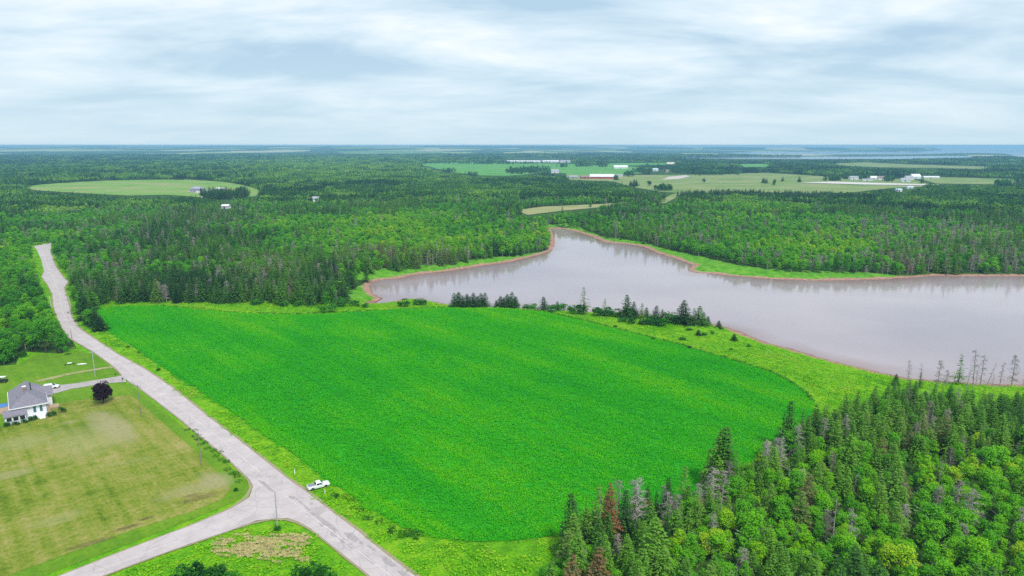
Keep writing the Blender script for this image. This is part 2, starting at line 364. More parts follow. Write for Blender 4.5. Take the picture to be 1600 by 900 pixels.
# sheets that follow the terrain
def sheet_xy(name, poly, mat, off, gap, kind='structure', cat=None, label=None, parent=None):
    pts = []
    n = len(poly)
    for i in range(n):                                  # densify the outline
        a = poly[i]; b = poly[(i + 1) % n]; k = max(1, int(math.hypot(b[0]-a[0], b[1]-a[1]) / gap))
        for j in range(k): pts.append((a[0] + (b[0]-a[0]) * j / k, a[1] + (b[1]-a[1]) * j / k))
    nb = len(pts); P = np.array(poly); x0, y0 = P.min(0); x1, y1 = P.max(0)
    gx, gy = np.meshgrid(np.arange(x0 + gap * .5, x1, gap), np.arange(y0 + gap * .5, y1, gap)); gx = gx.ravel(); gy = gy.ravel()
    gx = gx + 0.17 * gap * np.sin(gy * 3.1); k = pip(gx, gy, poly)
    allp = [Vector(p) for p in pts] + [Vector((float(a), float(b))) for a, b in zip(gx[k], gy[k])]
    v, e_, f, *_ = geometry.delaunay_2d_cdt(allp, [(i, (i + 1) % nb) for i in range(nb)], [list(range(nb))], 1, 1e-3)
    vx = np.array([p[0] for p in v]); vy = np.array([p[1] for p in v]); d = sdf(vx, vy); z = height(vx, vy, d) + off
    me = bpy.data.meshes.new(name); me.from_pydata(list(zip(vx.tolist(), vy.tolist(), z.tolist())), [], [list(q) for q in f])
    me.update()
    if len(me.polygons) and me.polygons[0].normal.z < 0: me.flip_normals()
    me.shade_smooth(); add_attr(me, 'shore', np.clip(d, -20, 60)); me.materials.append(mat)
    o = link(name, me, parent)
    if parent is None: tag(o, label, cat, None, kind)
    return o
def gpoly(poly):
    x, y, z = ground([p[0] for p in poly], [p[1] for p in poly]); return list(zip(x.tolist(), y.tolist()))
def sheet(name, poly, mat, off, gap, **k): return sheet_xy(name, gpoly(poly), mat, off, gap, **k)
def ribbon(name, pts, width, mat, off, parent=None, sub=3.0):
    g_ = gpoly(pts); P = []
    for a, b in zip(g_[:-1], g_[1:]):
        k = max(1, int(math.hypot(b[0]-a[0], b[1]-a[1]) / sub))
        P += [(a[0] + (b[0]-a[0]) * j / k, a[1] + (b[1]-a[1]) * j / k) for j in range(k)]
    P.append(g_[-1]); P = np.array(P)
    for _ in range(1): P[1:-1] = (P[:-2] + 2 * P[1:-1] + P[2:]) / 4
    T = np.gradient(P, axis=0); T /= np.linalg.norm(T, axis=1)[:, None] + 1e-9; Nn = np.stack([-T[:, 1], T[:, 0]], 1)
    wv = width * (1 + 0.25 * np.sin(np.arange(len(P)) * 1.7) * np.sin(np.arange(len(P)) * 0.61))[:, None] / 2
    Lp = P + Nn * wv; Rp = P - Nn * wv
    XX = np.stack([Lp[:, 0], Rp[:, 0]], 1); YY = np.stack([Lp[:, 1], Rp[:, 1]], 1); DD = sdf(XX, YY)
    ZZ = height(XX, YY, DD) + off
    o = grid_mesh(name, XX, YY, ZZ, np.clip(DD, -20, 60), mat)
    me = o.data
    if me.polygons[0].normal.z < 0: me.flip_normals()
    if parent is not None:
        o.parent = parent; del o['kind']
    return o

# meadow grass around the crop field
m = NB('rough_grass')
a1 = m.noise(0.045, 5, 0.6); a2 = m.noise(0.35, 5, 0.65); a3 = m.noise(1.6, 4, 0.7)
gcol = m.ramp(m.math('ADD', m.math('MULTIPLY', a1, 0.5), m.math('MULTIPLY', a2, 0.5)), [(0.34, (0.07, 0.26, 0.010)), (0.47, (0.14, 0.42, 0.010)), (0.57, (0.24, 0.50, 0.012)), (0.7, (0.33, 0.42, 0.06))])
gcol = m.mix(m.rng(a3, 0.35, 0.62, 0.45, 0.0), gcol, (0.03, 0.08, 0.01))
m.bump(a3, 0.9, 0.5)
M_rough = m.done(m.shore(gcol))
sheet('rough_grass', MEADOW, M_rough, 0.06, 3.0)
m = NB('marsh_grass')
a2 = m.noise(0.25, 5, 0.65)
gcol = m.ramp(a2, [(0.3, (0.05, 0.20, 0.015)), (0.5, (0.11, 0.32, 0.02)), (0.7, (0.20, 0.36, 0.05))])
m.bump(m.noise(1.2, 4), 0.8, 0.4)
M_marsh = m.done(m.shore(gcol))
for p_ in (MARSH_NW, MARSH_NE, SPIT): sheet('marsh_grass', p_, M_marsh, 0.10, 4.0)

# crop field
ROWA = -0.80
m = NB('crop_soil')
st = m.noise(1.0, 5, 0.6, vec=m.rotmap(0.83, (0.011, 0.085, 1)))
M_soil = m.done(m.ramp(st, [(0.3, (0.012, 0.24, 0.015)), (0.7, (0.04, 0.34, 0.010))]))
sheet('crop_field', FIELD, M_soil, 0.14, 3.0)
def crop_leaf():
    b = NB('crop_leaves')
    st = b.noise(1.0, 5, 0.55, vec=b.rotmap(0.83, (0.011, 0.085, 1)))
    st2 = b.noise(0.02, 4, 0.55); v = b.attr('var')
    st3 = b.noise(1.0, 2, 0.5, vec=b.rotmap(0.83, (0.01, 0.55, 1))); st4 = b.noise(0.55, 4, 0.7)
    x = b.math('ADD', b.math('MULTIPLY', st, 0.36), b.math('MULTIPLY', st2, 0.32)); x = b.math('ADD', x, 0.105); x = b.math('ADD', x, b.math('MULTIPLY', st3, 0.13)); x = b.math('ADD', x, b.math('MULTIPLY', st4, 0.09))
    x = b.math('ADD', x, b.math('MULTIPLY', b.math('SUBTRACT', v, 0.5), 0.15))
    c = b.ramp(x, [(0.36, (0.020, 0.32, 0.024)), (0.48, (0.034, 0.42, 0.016)), (0.58, (0.065, 0.50, 0.010)), (0.72, (0.20, 0.58, 0.006))])
    b.done(c, 0.7, 0.03)
    tr = b.n.new('ShaderNodeBsdfTranslucent'); b.l.new(c, tr.inputs[0]); mx = b.n.new('ShaderNodeMixShader'); mx.inputs[0].default_value = 0.25
    b.l.new(b.p.outputs[0], mx.inputs[1]); b.l.new(tr.outputs[0], mx.inputs[2]); b.l.new(mx.outputs[0], b.n['Material Output'].inputs[0])
    return b.m
M_crop = crop_leaf()
def weed_leaf():
    b = NB('weed_leaves')
    a1 = b.noise(0.05, 4, 0.6); a2 = b.noise(0.4, 4, 0.6); v = b.attr('var')
    x = b.math('ADD', b.math('MULTIPLY', a1, 0.55), b.math('MULTIPLY', a2, 0.4)); x = b.math('ADD', x, b.math('MULTIPLY', b.math('SUBTRACT', v, 0.5), 0.22))
    c = b.ramp(x, [(0.28, (0.05, 0.24, 0.010)), (0.40, (0.13, 0.46, 0.010)), (0.51, (0.27, 0.58, 0.012)), (0.66, (0.38, 0.46, 0.06))])
    b.done(c, 0.8, 0.02)
    tr = b.n.new('ShaderNodeBsdfTranslucent'); b.l.new(c, tr.inputs[0]); mx = b.n.new('ShaderNodeMixShader'); mx.inputs[0].default_value = 0.25
    b.l.new(b.p.outputs[0], mx.inputs[1]); b.l.new(tr.outputs[0], mx.inputs[2]); b.l.new(mx.outputs[0], b.n['Material Output'].inputs[0])
    return b.m
M_weed = weed_leaf()

# lawns
LAWN = [(-60,575),(0,573),(25,571),(60,553),(95,555),(122,548),(150,556),(182,580),(198,600),(215,610),(272,656),(345,715),(385,752),(388,764),(376,780),(350,792),(290,816),(215,845),(90,892),(-10,930),(-300,960),(-300,640)]
DRYLAWN = [(-300,690),(0,668),(60,650),(95,630),(150,622),(205,618),(262,668),(300,700),(338,738),(362,765),(345,782),(300,800),(210,828),(100,868),(0,905),(-300,940)]
TAN = (0.33, 0.30, 0.15, 1); BRN = (0.13, 0.095, 0.045, 1); PALE = (0.31, 0.31, 0.12, 1)
BLOTCH = [(176,668,18,5.0,2.30,1.0,TAN),(130,690,14,9,2.25,0.6,PALE),(40,690,9,7,0.6,0.6,PALE),(150,650,4,6,0.6,0.5,TAN),(335,752,6,3.5,-0.8,0.9,TAN),(300,765,9,4,0.6,0.6,TAN),(15,742,6,3,0.6,0.6,TAN),(90,812,6,3,0.6,0.55,PALE),
          (315,778,5.0,1.5,0.6,0.6,BRN),(298,775,2.5,1,0.6,0.6,BRN),(229,811,1.9,0.8,0.6,0.95,BRN),(196,826,3.5,1.0,0.6,0.8,BRN),(140,850,5,1.2,0.6,0.6,BRN),(160,632,4,1.5,0.6,0.6,BRN),(192,724,8,1.5,0.45,0.4,PALE),(110,660,3,2,0.6,0.5,TAN)]
def lawn_mat(name, dry):
    b = NB(name)
    big = b.noise(0.03, 6, 0.65); mid = b.noise(0.16, 8, 0.75); fine = b.noise(1.3, 5, 0.7)
    s1 = b.n.new('ShaderNodeTexWave'); s1.inputs['Scale'].default_value = 1.0; s1.inputs['Distortion'].default_value = 2.5; s1.inputs['Detail'].default_value = 2
    b.l.new(b.rotmap(0.83, (0.01, 0.085, 1)), s1.inputs['Vector']); s1.bands_direction = 'Y'
    s2 = b.noise(1.0, 3, 0.6, vec=b.rotmap(0.83, (0.02, 1.5, 1)))
    s3 = b.noise(1.0, 3, 0.6, vec=b.rotmap(-0.65, (0.02, 1.2, 1)))
    x = b.math('ADD', b.math('MULTIPLY', big, 0.45), b.math('MULTIPLY', mid, 0.28)); x = b.math('ADD', x, 0.055); x = b.math('ADD', x, b.math('MULTIPLY', s1.outputs[1], 0.030)); x = b.math('ADD', x, b.math('MULTIPLY', s2, 0.13)); x = b.math('ADD', x, b.math('MULTIPLY', b.math('SUBTRACT', s3, 0.5), 0.13)); x = b.math('ADD', x, b.math('MULTIPLY', b.math('SUBTRACT', fine, 0.5), 0.22))
    if dry: c = b.ramp(x, [(0.39, (0.085, 0.15, 0.010)), (0.47, (0.185, 0.235, 0.026)), (0.54, (0.28, 0.27, 0.065)), (0.65, (0.40, 0.33, 0.15))])
    else: c = b.ramp(x, [(0.40, (0.085, 0.21, 0.012)), (0.55, (0.15, 0.28, 0.018)), (0.72, (0.25, 0.30, 0.05))])
    for (px, py, rx, ry, ang, strong, cc) in BLOTCH:
        P_ = G(px, py); mp = b.n.new('ShaderNodeMapping'); mp.vector_type = 'TEXTURE'
        mp.inputs['Location'].default_value = (P_.x, P_.y, 0); mp.inputs['Rotation'].default_value = (0, 0, ang); mp.inputs['Scale'].default_value = (rx, ry, 1e5)
        b.l.new(b.pos, mp.inputs[0]); ln_ = b.n.new('ShaderNodeVectorMath'); ln_.operation = 'LENGTH'; b.l.new(mp.outputs[0], ln_.inputs[0])
        q = b.math('ADD', ln_.outputs['Value'], b.math('MULTIPLY', b.math('SUBTRACT', mid, 0.5), 1.9)); q = b.math('ADD', q, b.math('MULTIPLY', b.math('SUBTRACT', fine, 0.5), 1.2))
        c = b.mix(b.rng(q, 0.45, 1.05, strong * .9, 0.0), c, cc)
    c = b.mix(b.rng(fine, 0.32, 0.5, 0.35, 0.0), c, (0.05, 0.11, 0.015))
    b.bump(fine, 0.6, 0.25)
    return b.done(c)
M_lawn = lawn_mat('lawn_grass', False); M_dry = lawn_mat('dry_grass', True)
sheet('lawn', LAWN, M_lawn, 0.12, 3.5)
sheet('mown_field', DRYLAWN, M_dry, 0.16, 3.5)
# worn, bare soil patches in the mown field
def blob(px, py, rx, ry, ang, seed, n=26, rough=0.35):
    r_ = random.Random(seed); ph = [r_.uniform(0, 6.28) for _ in range(4)]; res = []
    for i in range(n):
        t = 2 * math.pi * i / n; k = 1 + rough * (math.sin(2*t+ph[0]) * .4 + math.sin(3*t+ph[1]) * .35 + math.sin(5*t+ph[2]) * .3 + math.sin(9*t+ph[3]) * .2)
        x = rx * k * math.cos(t); y = ry * k * math.sin(t)
        res.append((px + x * math.cos(ang) - y * math.sin(ang), py + x * math.sin(ang) + y * math.cos(ang)))
    return res
def soil_mat(name, a, b_, c_):
    b = NB(name); return b.done(b.ramp(b.noise(0.7, 6, 0.7), [(0.3, a), (0.5, b_), (0.7, c_)]))
M_bare = soil_mat('bare_soil', (0.10, 0.075, 0.035), (0.19, 0.17, 0.075), (0.20, 0.26, 0.06))
M_tan = soil_mat('pale_dry_grass', (0.24, 0.26, 0.09), (0.32, 0.33, 0.13), (0.38, 0.33, 0.17))
# road
m = NB('old_asphalt')
rcol = m.ramp(m.noise(0.25, 6, 0.65), [(0.3, (0.44, 0.375, 0.372)), (0.55, (0.52, 0.45, 0.44)), (0.75, (0.58, 0.505, 0.49))])
crk = m.n.new('ShaderNodeTexVoronoi'); crk.feature = 'DISTANCE_TO_EDGE'; crk.inputs['Scale'].default_value = 0.22; m.l.new(m.map(), crk.inputs['Vector'])
rcol = m.mix(m.rng(crk.outputs['Distance'], 0.0, 0.025, 0.35, 0.0), rcol, (0.18, 0.16, 0.16))
rcol = m.mix(m.rng(m.noise(3.0, 3), 0.4, 0.7, 0.0, 0.25), rcol, (0.33, 0.30, 0.30))
M_road = m.done(rcol, 0.85, 0.3)
m = NB('asphalt_patch'); M_patch = m.done(m.ramp(m.noise(1.2, 5), [(0.3, (0.31, 0.27, 0.27)), (0.7, (0.42, 0.37, 0.37))]), 0.9, 0.2)
M_gravel = soil_mat('gravel', (0.26, 0.22, 0.13), (0.34, 0.28, 0.18), (0.15, 0.22, 0.05))
M_paleline = simple('faded_line_paint', (0.60, 0.55, 0.50), 0.8, var=0.15, scale=1.2)
road = sheet('road', ROAD, M_road, 0.25, 3.0)
rest = [(p[0], p[1]) for p in ROAD_L]
ribbon('gravel_shoulder', ROAD_L[3:17], 0.9, M_gravel, 0.205); ribbon('gravel_shoulder', ROAD_L[17:], 0.9, M_gravel, 0.205)
ribbon('gravel_shoulder', ROAD_R[1:], 1.5, M_gravel, 0.21); ribbon('gravel_shoulder', ROAD_IN, 0.8, M_gravel, 0.21)
CL1 = [(67,395),(74,415),(85,440),(94,462),(97,485),(105,505),(120,523),(150,543),(185,566),(215,590),(270,630),(315,664),(353,694),(395,730),(420,752)]
CL2 = [(445,775),(480,803),(520,833),(560,863),(605,897),(660,940)]
CL3 = [(375,808),(330,826),(262,852),(190,880),(130,902)]
for c_ in (CL1, CL2, CL3): ribbon('centre_line', c_, 0.16, M_paleline, 0.262, parent=road)
def quadpatch(pts, i): sheet('asphalt_patch', pts, M_patch, 0.256 + 0.002 * (i % 3), 1.2, parent=road)
PATCH = [[(451,776),(459,776),(463,780),(458,782),(452,780)],[(461,780),(464,780),(486,799),(483,800)],[(484,801),(491,803),(522,823),(528,831),(523,832),(505,820)],
 [(497,817),(506,817),(510,823),(502,825)],[(515,831),(524,831),(527,841),(518,839)],[(537,834),(551,834),(562,845),(556,849),(543,842)],[(529,841),(538,842),(541,849),(533,850)],
 [(541,850),(549,851),(555,857),(548,859)],[(561,847),(566,848),(568,852),(561,852)],[(567,870),(573,869),(588,882),(583,884)],[(594,870),(603,871),(621,886),(612,888),(600,881)],
 [(620,893),(634,895),(645,905),(630,905)],[(484,787),(489,787),(489,790),(485,790)],[(402,751),(413,754),(430,770),(424,770)],[(575,852),(590,862),(587,864),(573,855)]]
for i, p_ in enumerate(PATCH): quadpatch(p_, i)
M_drive = soil_mat('driveway_gravel', (0.33, 0.29, 0.28), (0.40, 0.36, 0.35), (0.46, 0.41, 0.40))
sheet('driveway', DRIVE, M_drive, 0.22, 2.0)
M_track = soil_mat('worn_track', (0.17, 0.22, 0.05), (0.30, 0.30, 0.12), (0.40, 0.35, 0.20))
sheet('grass_track', TRACK, M_track, 0.19, 2.0)
M_pad = soil_mat('farm_gravel', (0.42, 0.36, 0.30), (0.55, 0.48, 0.42), (0.6, 0.55, 0.5))
# far clearings
def clear_mat(name, a, b_, c_):
    b = NB(name); x = b.math('ADD', b.math('MULTIPLY', b.noise(0.012, 5, 0.6), 0.6), b.math('MULTIPLY', b.noise(1.0, 4, 0.6, vec=b.rotmap(0.3, (0.004, 0.04, 1))), 0.45))
    return b.done(b.ramp(x, [(0.38, a), (0.53, b_), (0.66, c_)]))
CM = [clear_mat('hay_meadow', (0.13, 0.28, 0.04), (0.20, 0.33, 0.07), (0.34, 0.30, 0.15)), clear_mat('green_crop', (0.08, 0.26, 0.05), (0.11, 0.31, 0.06), (0.17, 0.34, 0.07)),
      clear_mat('olive_pasture', (0.12, 0.22, 0.05), (0.21, 0.28, 0.09), (0.32, 0.30, 0.15)), clear_mat('tan_pasture', (0.22, 0.27, 0.09), (0.30, 0.31, 0.13), (0.37, 0.32, 0.17))]
for nm, p_, k in CLEARINGS: sheet(nm, p_, CM[k], 0.5 if k != 3 else 0.3, 25 if k != 3 else 10)
sheet('gravel_lane', GRAVEL, simple('pale_gravel', (0.62, 0.56, 0.53), 0.9), 1.3, 25)
sheet('gravel_pad', [(292,300),(318,297),(356,296),(358,300),(330,303),(322,309),(314,309),(316,303)], M_pad, 0.75, 15)
sheet('gravel_pad', [(1045,276.5),(1072,274),(1078,276),(1060,280),(1035,281)], M_pad, 0.75, 15)
sheet('sand_pit', [(1414,318),(1424,316),(1430,319),(1422,321)], soil_mat('orange_soil', (0.35, 0.22, 0.13), (0.42, 0.28, 0.17), (0.46, 0.32, 0.2)), 0.75, 8)
#@@TREES
# ------------------------------------------------------------------ tree meshes
def tri_mesh(name, V, Fq, var, mat):
    me = bpy.data.meshes.new(name); V = np.asarray(V, np.float32).reshape(-1, 3); Fq = np.asarray(Fq, np.int32)
    me.vertices.add(len(V)); me.vertices.foreach_set('co', V.ravel())
    me.loops.add(Fq.size); me.loops.foreach_set('vertex_index', Fq.ravel())
    me.polygons.add(len(Fq)); me.polygons.foreach_set('loop_start', np.arange(0, Fq.size, Fq.shape[1], dtype=np.int32))
    me.update(); add_attr(me, 'var', var, 'FACE'); me.materials.append(mat); return me
def cards(P, U, W, lu, lw):
    """leaf-shaped quads: centre/base P, long axis U, wide axis W"""
    a = P; b = P + U * lu * 0.5 + W * lw * 0.5; c = P + U * lu; d = P + U * lu * 0.5 - W * lw * 0.5
    return np.stack([a, b, c, d], 1).reshape(-1, 3)
def unit(v): return v / (np.linalg.norm(v, axis=1, keepdims=True) + 1e-9)
def spruce_cards(H, Rm, r_, dens=1.0, z0=0.06, ragged=0.15, size=1.0):
    P = []; U = []; W = []; LU = []; LW = []; VAR = []
    nl = max(6, int(H * 2.0 * dens)); lean = r_.normal(0, 0.012, 2)
    for i in range(nl):
        f = z0 + (0.985 - z0) * (i + r_.uniform(-.3, .3)) / (nl - 1); f = min(max(f, z0), 0.99)
        z = f * H; Rz = Rm * (1 - f) ** 0.82 * r_.uniform(1 - ragged, 1 + ragged) + 0.10
        nb = max(4, int((4 + Rz * 3.2) * dens)); a0 = r_.uniform(0, 6.28)
        for b in range(nb):
            if r_.uniform() < ragged * 0.5: continue
            a = a0 + 6.283 * b / nb + r_.uniform(-.25, .25); rb = Rz * r_.uniform(.7, 1.12)
            d = np.array([math.cos(a), math.sin(a), 0]); s = np.array([-math.sin(a), math.cos(a), 0])
            drop = r_.uniform(.18, .38) * (1 - f * .9)
            k = max(2, int(rb * 2.3 / size)); bv = r_.uniform(-.25, .25)
            for j in range(k):
                q = (j + .5) / k
                p = np.array([lean[0] * z, lean[1] * z, z]) + d * rb * q - np.array([0, 0, 1]) * drop * rb * q ** 1.3
                for sgn in (-1, 1):
                    u = d * r_.uniform(.5, .9) + s * sgn * r_.uniform(.35, .85) * (1 - q * .45) + np.array([0, 0, r_.uniform(-.45, .05)])
                    P.append(p); U.append(u); LU.append(size * r_.uniform(.46, .78) * (0.55 + 0.45 * min(rb, 1.6) / 1.6)); LW.append(size * r_.uniform(.24, .42))
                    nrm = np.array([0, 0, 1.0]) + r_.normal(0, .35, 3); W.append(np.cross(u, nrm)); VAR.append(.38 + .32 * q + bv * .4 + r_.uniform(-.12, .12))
    for _ in range(4):
        P.append(np.array([lean[0]*H, lean[1]*H, H*.955])); U.append(np.array([r_.normal(0,.12), r_.normal(0,.12), 1.0])); LU.append(.065*H*r_.uniform(.7,1)); LW.append(.12); W.append(r_.normal(0,1,3)); VAR.append(.7)
    return np.array(P), unit(np.array(U)), unit(np.array(W)), np.array(LU)[:, None], np.array(LW)[:, None], np.array(VAR)
def broad_cards(H, Rm, r_, lobes=14, per=75, size=1.0, zlow=0.28):
    P = []; U = []; W = []; LU = []; LW = []; VAR = []
    for i in range(lobes):
        while True:
            c = r_.uniform(-1, 1, 3)
            if .15 < np.linalg.norm(c) < .85: break
        cz = H * (zlow + (1 - zlow) * .5) + c[2] * H * (1 - zlow) * .40
        fz = (cz / H - zlow) / (1 - zlow); wid = 1.28 * max(1 - fz, .02) ** .62 * (fz + .22) ** .25 if fz > 0 else .8
        cc = np.array([c[0] * Rm * .72 * wid, c[1] * Rm * .72 * wid, cz]); lr = Rm * r_.uniform(.18, .46); lv = r_.uniform(-.14, .14)
        n = unit(r_.normal(0, 1, (per, 3))); n[:, 2] = np.where(n[:, 2] < -.35, -n[:, 2], n[:, 2])
        rad = lr * r_.uniform(.62, 1.08, (per, 1)); p = cc + n * rad * np.array([1, 1, .85])
        nn = unit(n + r_.normal(0, .55, (per, 3)) + np.array([0, 0, .25])); u = unit(np.cross(nn, r_.normal(0, 1, (per, 3)))); w_ = np.cross(nn, u)
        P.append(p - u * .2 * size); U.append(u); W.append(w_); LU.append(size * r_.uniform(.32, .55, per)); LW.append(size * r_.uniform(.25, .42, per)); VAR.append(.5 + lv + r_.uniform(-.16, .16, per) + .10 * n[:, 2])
    return np.concatenate(P), np.concatenate(U), np.concatenate(W), np.concatenate(LU)[:, None], np.concatenate(LW)[:, None], np.concatenate(VAR)
def cards_mesh(name, c, mat):
    V = cards(*c[:5]); n = len(c[0]); return tri_mesh(name, V, np.arange(4 * n).reshape(n, 4), c[5], mat)
def trunk_mesh(name, H, r0, mat, limbs=0, r_=None, Rm=2.0):
    b = MB(); n = 5
    for i in range(n): b.tube((0, 0, H * i / n - (0.6 if i == 0 else 0)), (0, 0, H * (i + 1) / n), r0 * (1 - i / n) + .02, r0 * (1 - (i + 1) / n) + .02, 7, cap=False)
    for i in range(limbs):
        a = r_.uniform(0, 6.28); z = H * r_.uniform(.35, .75); l = Rm * r_.uniform(.6, 1.0)
        b.tube((0, 0, z), (math.cos(a) * l, math.sin(a) * l, z + l * r_.uniform(.4, .9)), r0 * .42, .02, 5, cap=False)
    me = bpy.data.meshes.new(name); me.from_pydata(b.v, [], b.f); me.materials.append(mat); me.shade_smooth(); return me
def dead_mesh(name, H, Rm, r_, nb=60, twigs=7, top=1.0):
    """bare crown: thin crooked branches and twigs"""
    V = []; Fq = []; var = []
    def strip(a, b, wd):
        d = b - a; s = np.cross(d, r_.normal(0, 1, 3)); s /= np.linalg.norm(s) + 1e-9; i = len(V)
        t = np.cross(d, s); t /= np.linalg.norm(t) + 1e-9
        V.extend([a + s * wd, a - s * .5 * wd + t * .8 * wd, a - s * .5 * wd - t * .8 * wd, b]); Fq.extend([(i, i + 1, i + 3), (i + 1, i + 2, i + 3), (i + 2, i, i + 3)]); var.extend([r_.uniform(.25, .8)] * 3)
    for i in range(nb):
        f = r_.uniform(.22, .97); z = f * H; l = Rm * (1 - f) ** .6 * r_.uniform(.45, 1.1) + .25; a = r_.uniform(0, 6.28)
        d = np.array([math.cos(a), math.sin(a), r_.uniform(-.45, .25)]); A0 = np.array([0, 0, z]); B0 = A0 + d * l
        strip(A0, B0, .045)
        for j in range(twigs):
            q = r_.uniform(.3, 1); p = A0 + d * l * q; strip(p, p + unit((d + r_.normal(0, .7, 3) + np.array([0,0,-.15]))[None])[0] * r_.uniform(.25, .75), .022)
    return tri_mesh(name, V, Fq, var, M_dead)
rs = [np.random.default_rng(100 + i) for i in range(40)]
H0 = 12.0
SPR = []; BRD = []; DED = []; BSH = []
for i in range(5):
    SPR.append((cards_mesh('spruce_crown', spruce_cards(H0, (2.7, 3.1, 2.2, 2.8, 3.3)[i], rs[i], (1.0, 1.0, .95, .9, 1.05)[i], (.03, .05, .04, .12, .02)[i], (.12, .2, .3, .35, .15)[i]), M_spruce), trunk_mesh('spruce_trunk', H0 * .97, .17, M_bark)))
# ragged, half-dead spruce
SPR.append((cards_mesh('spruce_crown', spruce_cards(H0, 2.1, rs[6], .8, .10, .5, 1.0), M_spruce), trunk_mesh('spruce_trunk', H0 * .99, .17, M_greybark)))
for i in range(5):
    Hb, Rb = ((10, 3.0), (9, 2.6), (11, 2.7), (8.5, 3.2), (10, 2.3))[i]
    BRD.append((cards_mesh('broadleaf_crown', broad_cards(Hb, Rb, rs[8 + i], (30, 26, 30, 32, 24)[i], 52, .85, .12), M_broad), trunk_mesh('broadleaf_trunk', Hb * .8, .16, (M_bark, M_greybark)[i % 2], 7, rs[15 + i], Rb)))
for i in range(4):
    DED.append((dead_mesh('dead_branches', 10, (1.8, 2.3, 1.3, .9)[i], rs[20 + i], (75, 95, 50, 26)[i], (9, 10, 6, 3)[i]), trunk_mesh('dead_trunk', 10, (.14, .16, .12, .12)[i], M_greybark)))
for i in range(3):
    BSH.append(cards_mesh('shrub', broad_cards(2.0, (1.5, 1.2, 1.8)[i], rs[25 + i], 9, 55, .55, 0.0), M_broad))

def copy_parts(kind, i, root, tint, mat=None):
    src = {'spruce': SPR, 'broad': BRD, 'dead': DED}[kind][i]
    n = {'spruce': ('crown', 'trunk'), 'broad': ('crown', 'trunk'), 'dead': ('branches', 'trunk')}[kind]
    c = bpy.data.objects.new(n[0], src[0]); C.objects.link(c); c.parent = root; c['tint'] = float(tint)
    if kind == 'dead': c['kind'] = 'stuff'
    if mat: c.material_slots[0].link = 'OBJECT'; c.material_slots[0].material = mat
    t = bpy.data.objects.new(n[1], src[1]); C.objects.link(t); t.parent = root
    return c
HGT = {'spruce': [12] * 6, 'broad': [10, 9, 11, 8.5, 10], 'dead': [10] * 4}
NAME = {'spruce': 'spruce_tree', 'broad': 'broadleaf_tree', 'dead': 'dead_tree'}
CAT = {'spruce': 'conifer', 'broad': 'tree', 'dead': 'dead tree'}
def put_tree(kind, i, loc, h, tint, label, group, wid=1.0, lean=(0, 0), mat=None, rz=None):
    s = h / HGT[kind][i]; o = empty(NAME[kind], loc, random.uniform(0, 6.28) if rz is None else rz, label, CAT[kind], group)
    o.scale = (s * wid, s * wid, s); o.rotation_euler = (lean[0], lean[1], o.rotation_euler[2]); copy_parts(kind, i, o, tint, mat); return o
def px_height(P, ytop):
    dz = P.z - EYE; d0 = P.y * cp - dz * sp; v0 = (P.y * sp + dz * cp) / d0; vt = (450 - ytop) / F
    return (vt - v0) * d0 / (cp + vt * sp)
used = {'spruce': 0, 'broad': 0, 'dead': 0}; TAKEN = []
def special(kind, i, px, pb, pt, tint, label, group=None, wid=1.0, lean=(0, 0), mat=None):
    P = G(px, pb); h = px_height(P, pt); P.z -= 0.2; used[kind] += 1; wid = wid * (1.6 if kind == 'spruce' and pb < 540 else 1.0)
    TAKEN.append((P.x, P.y, 0.16 * h))
    return put_tree(kind, i, P, h, tint, label, group, wid, lean, mat)
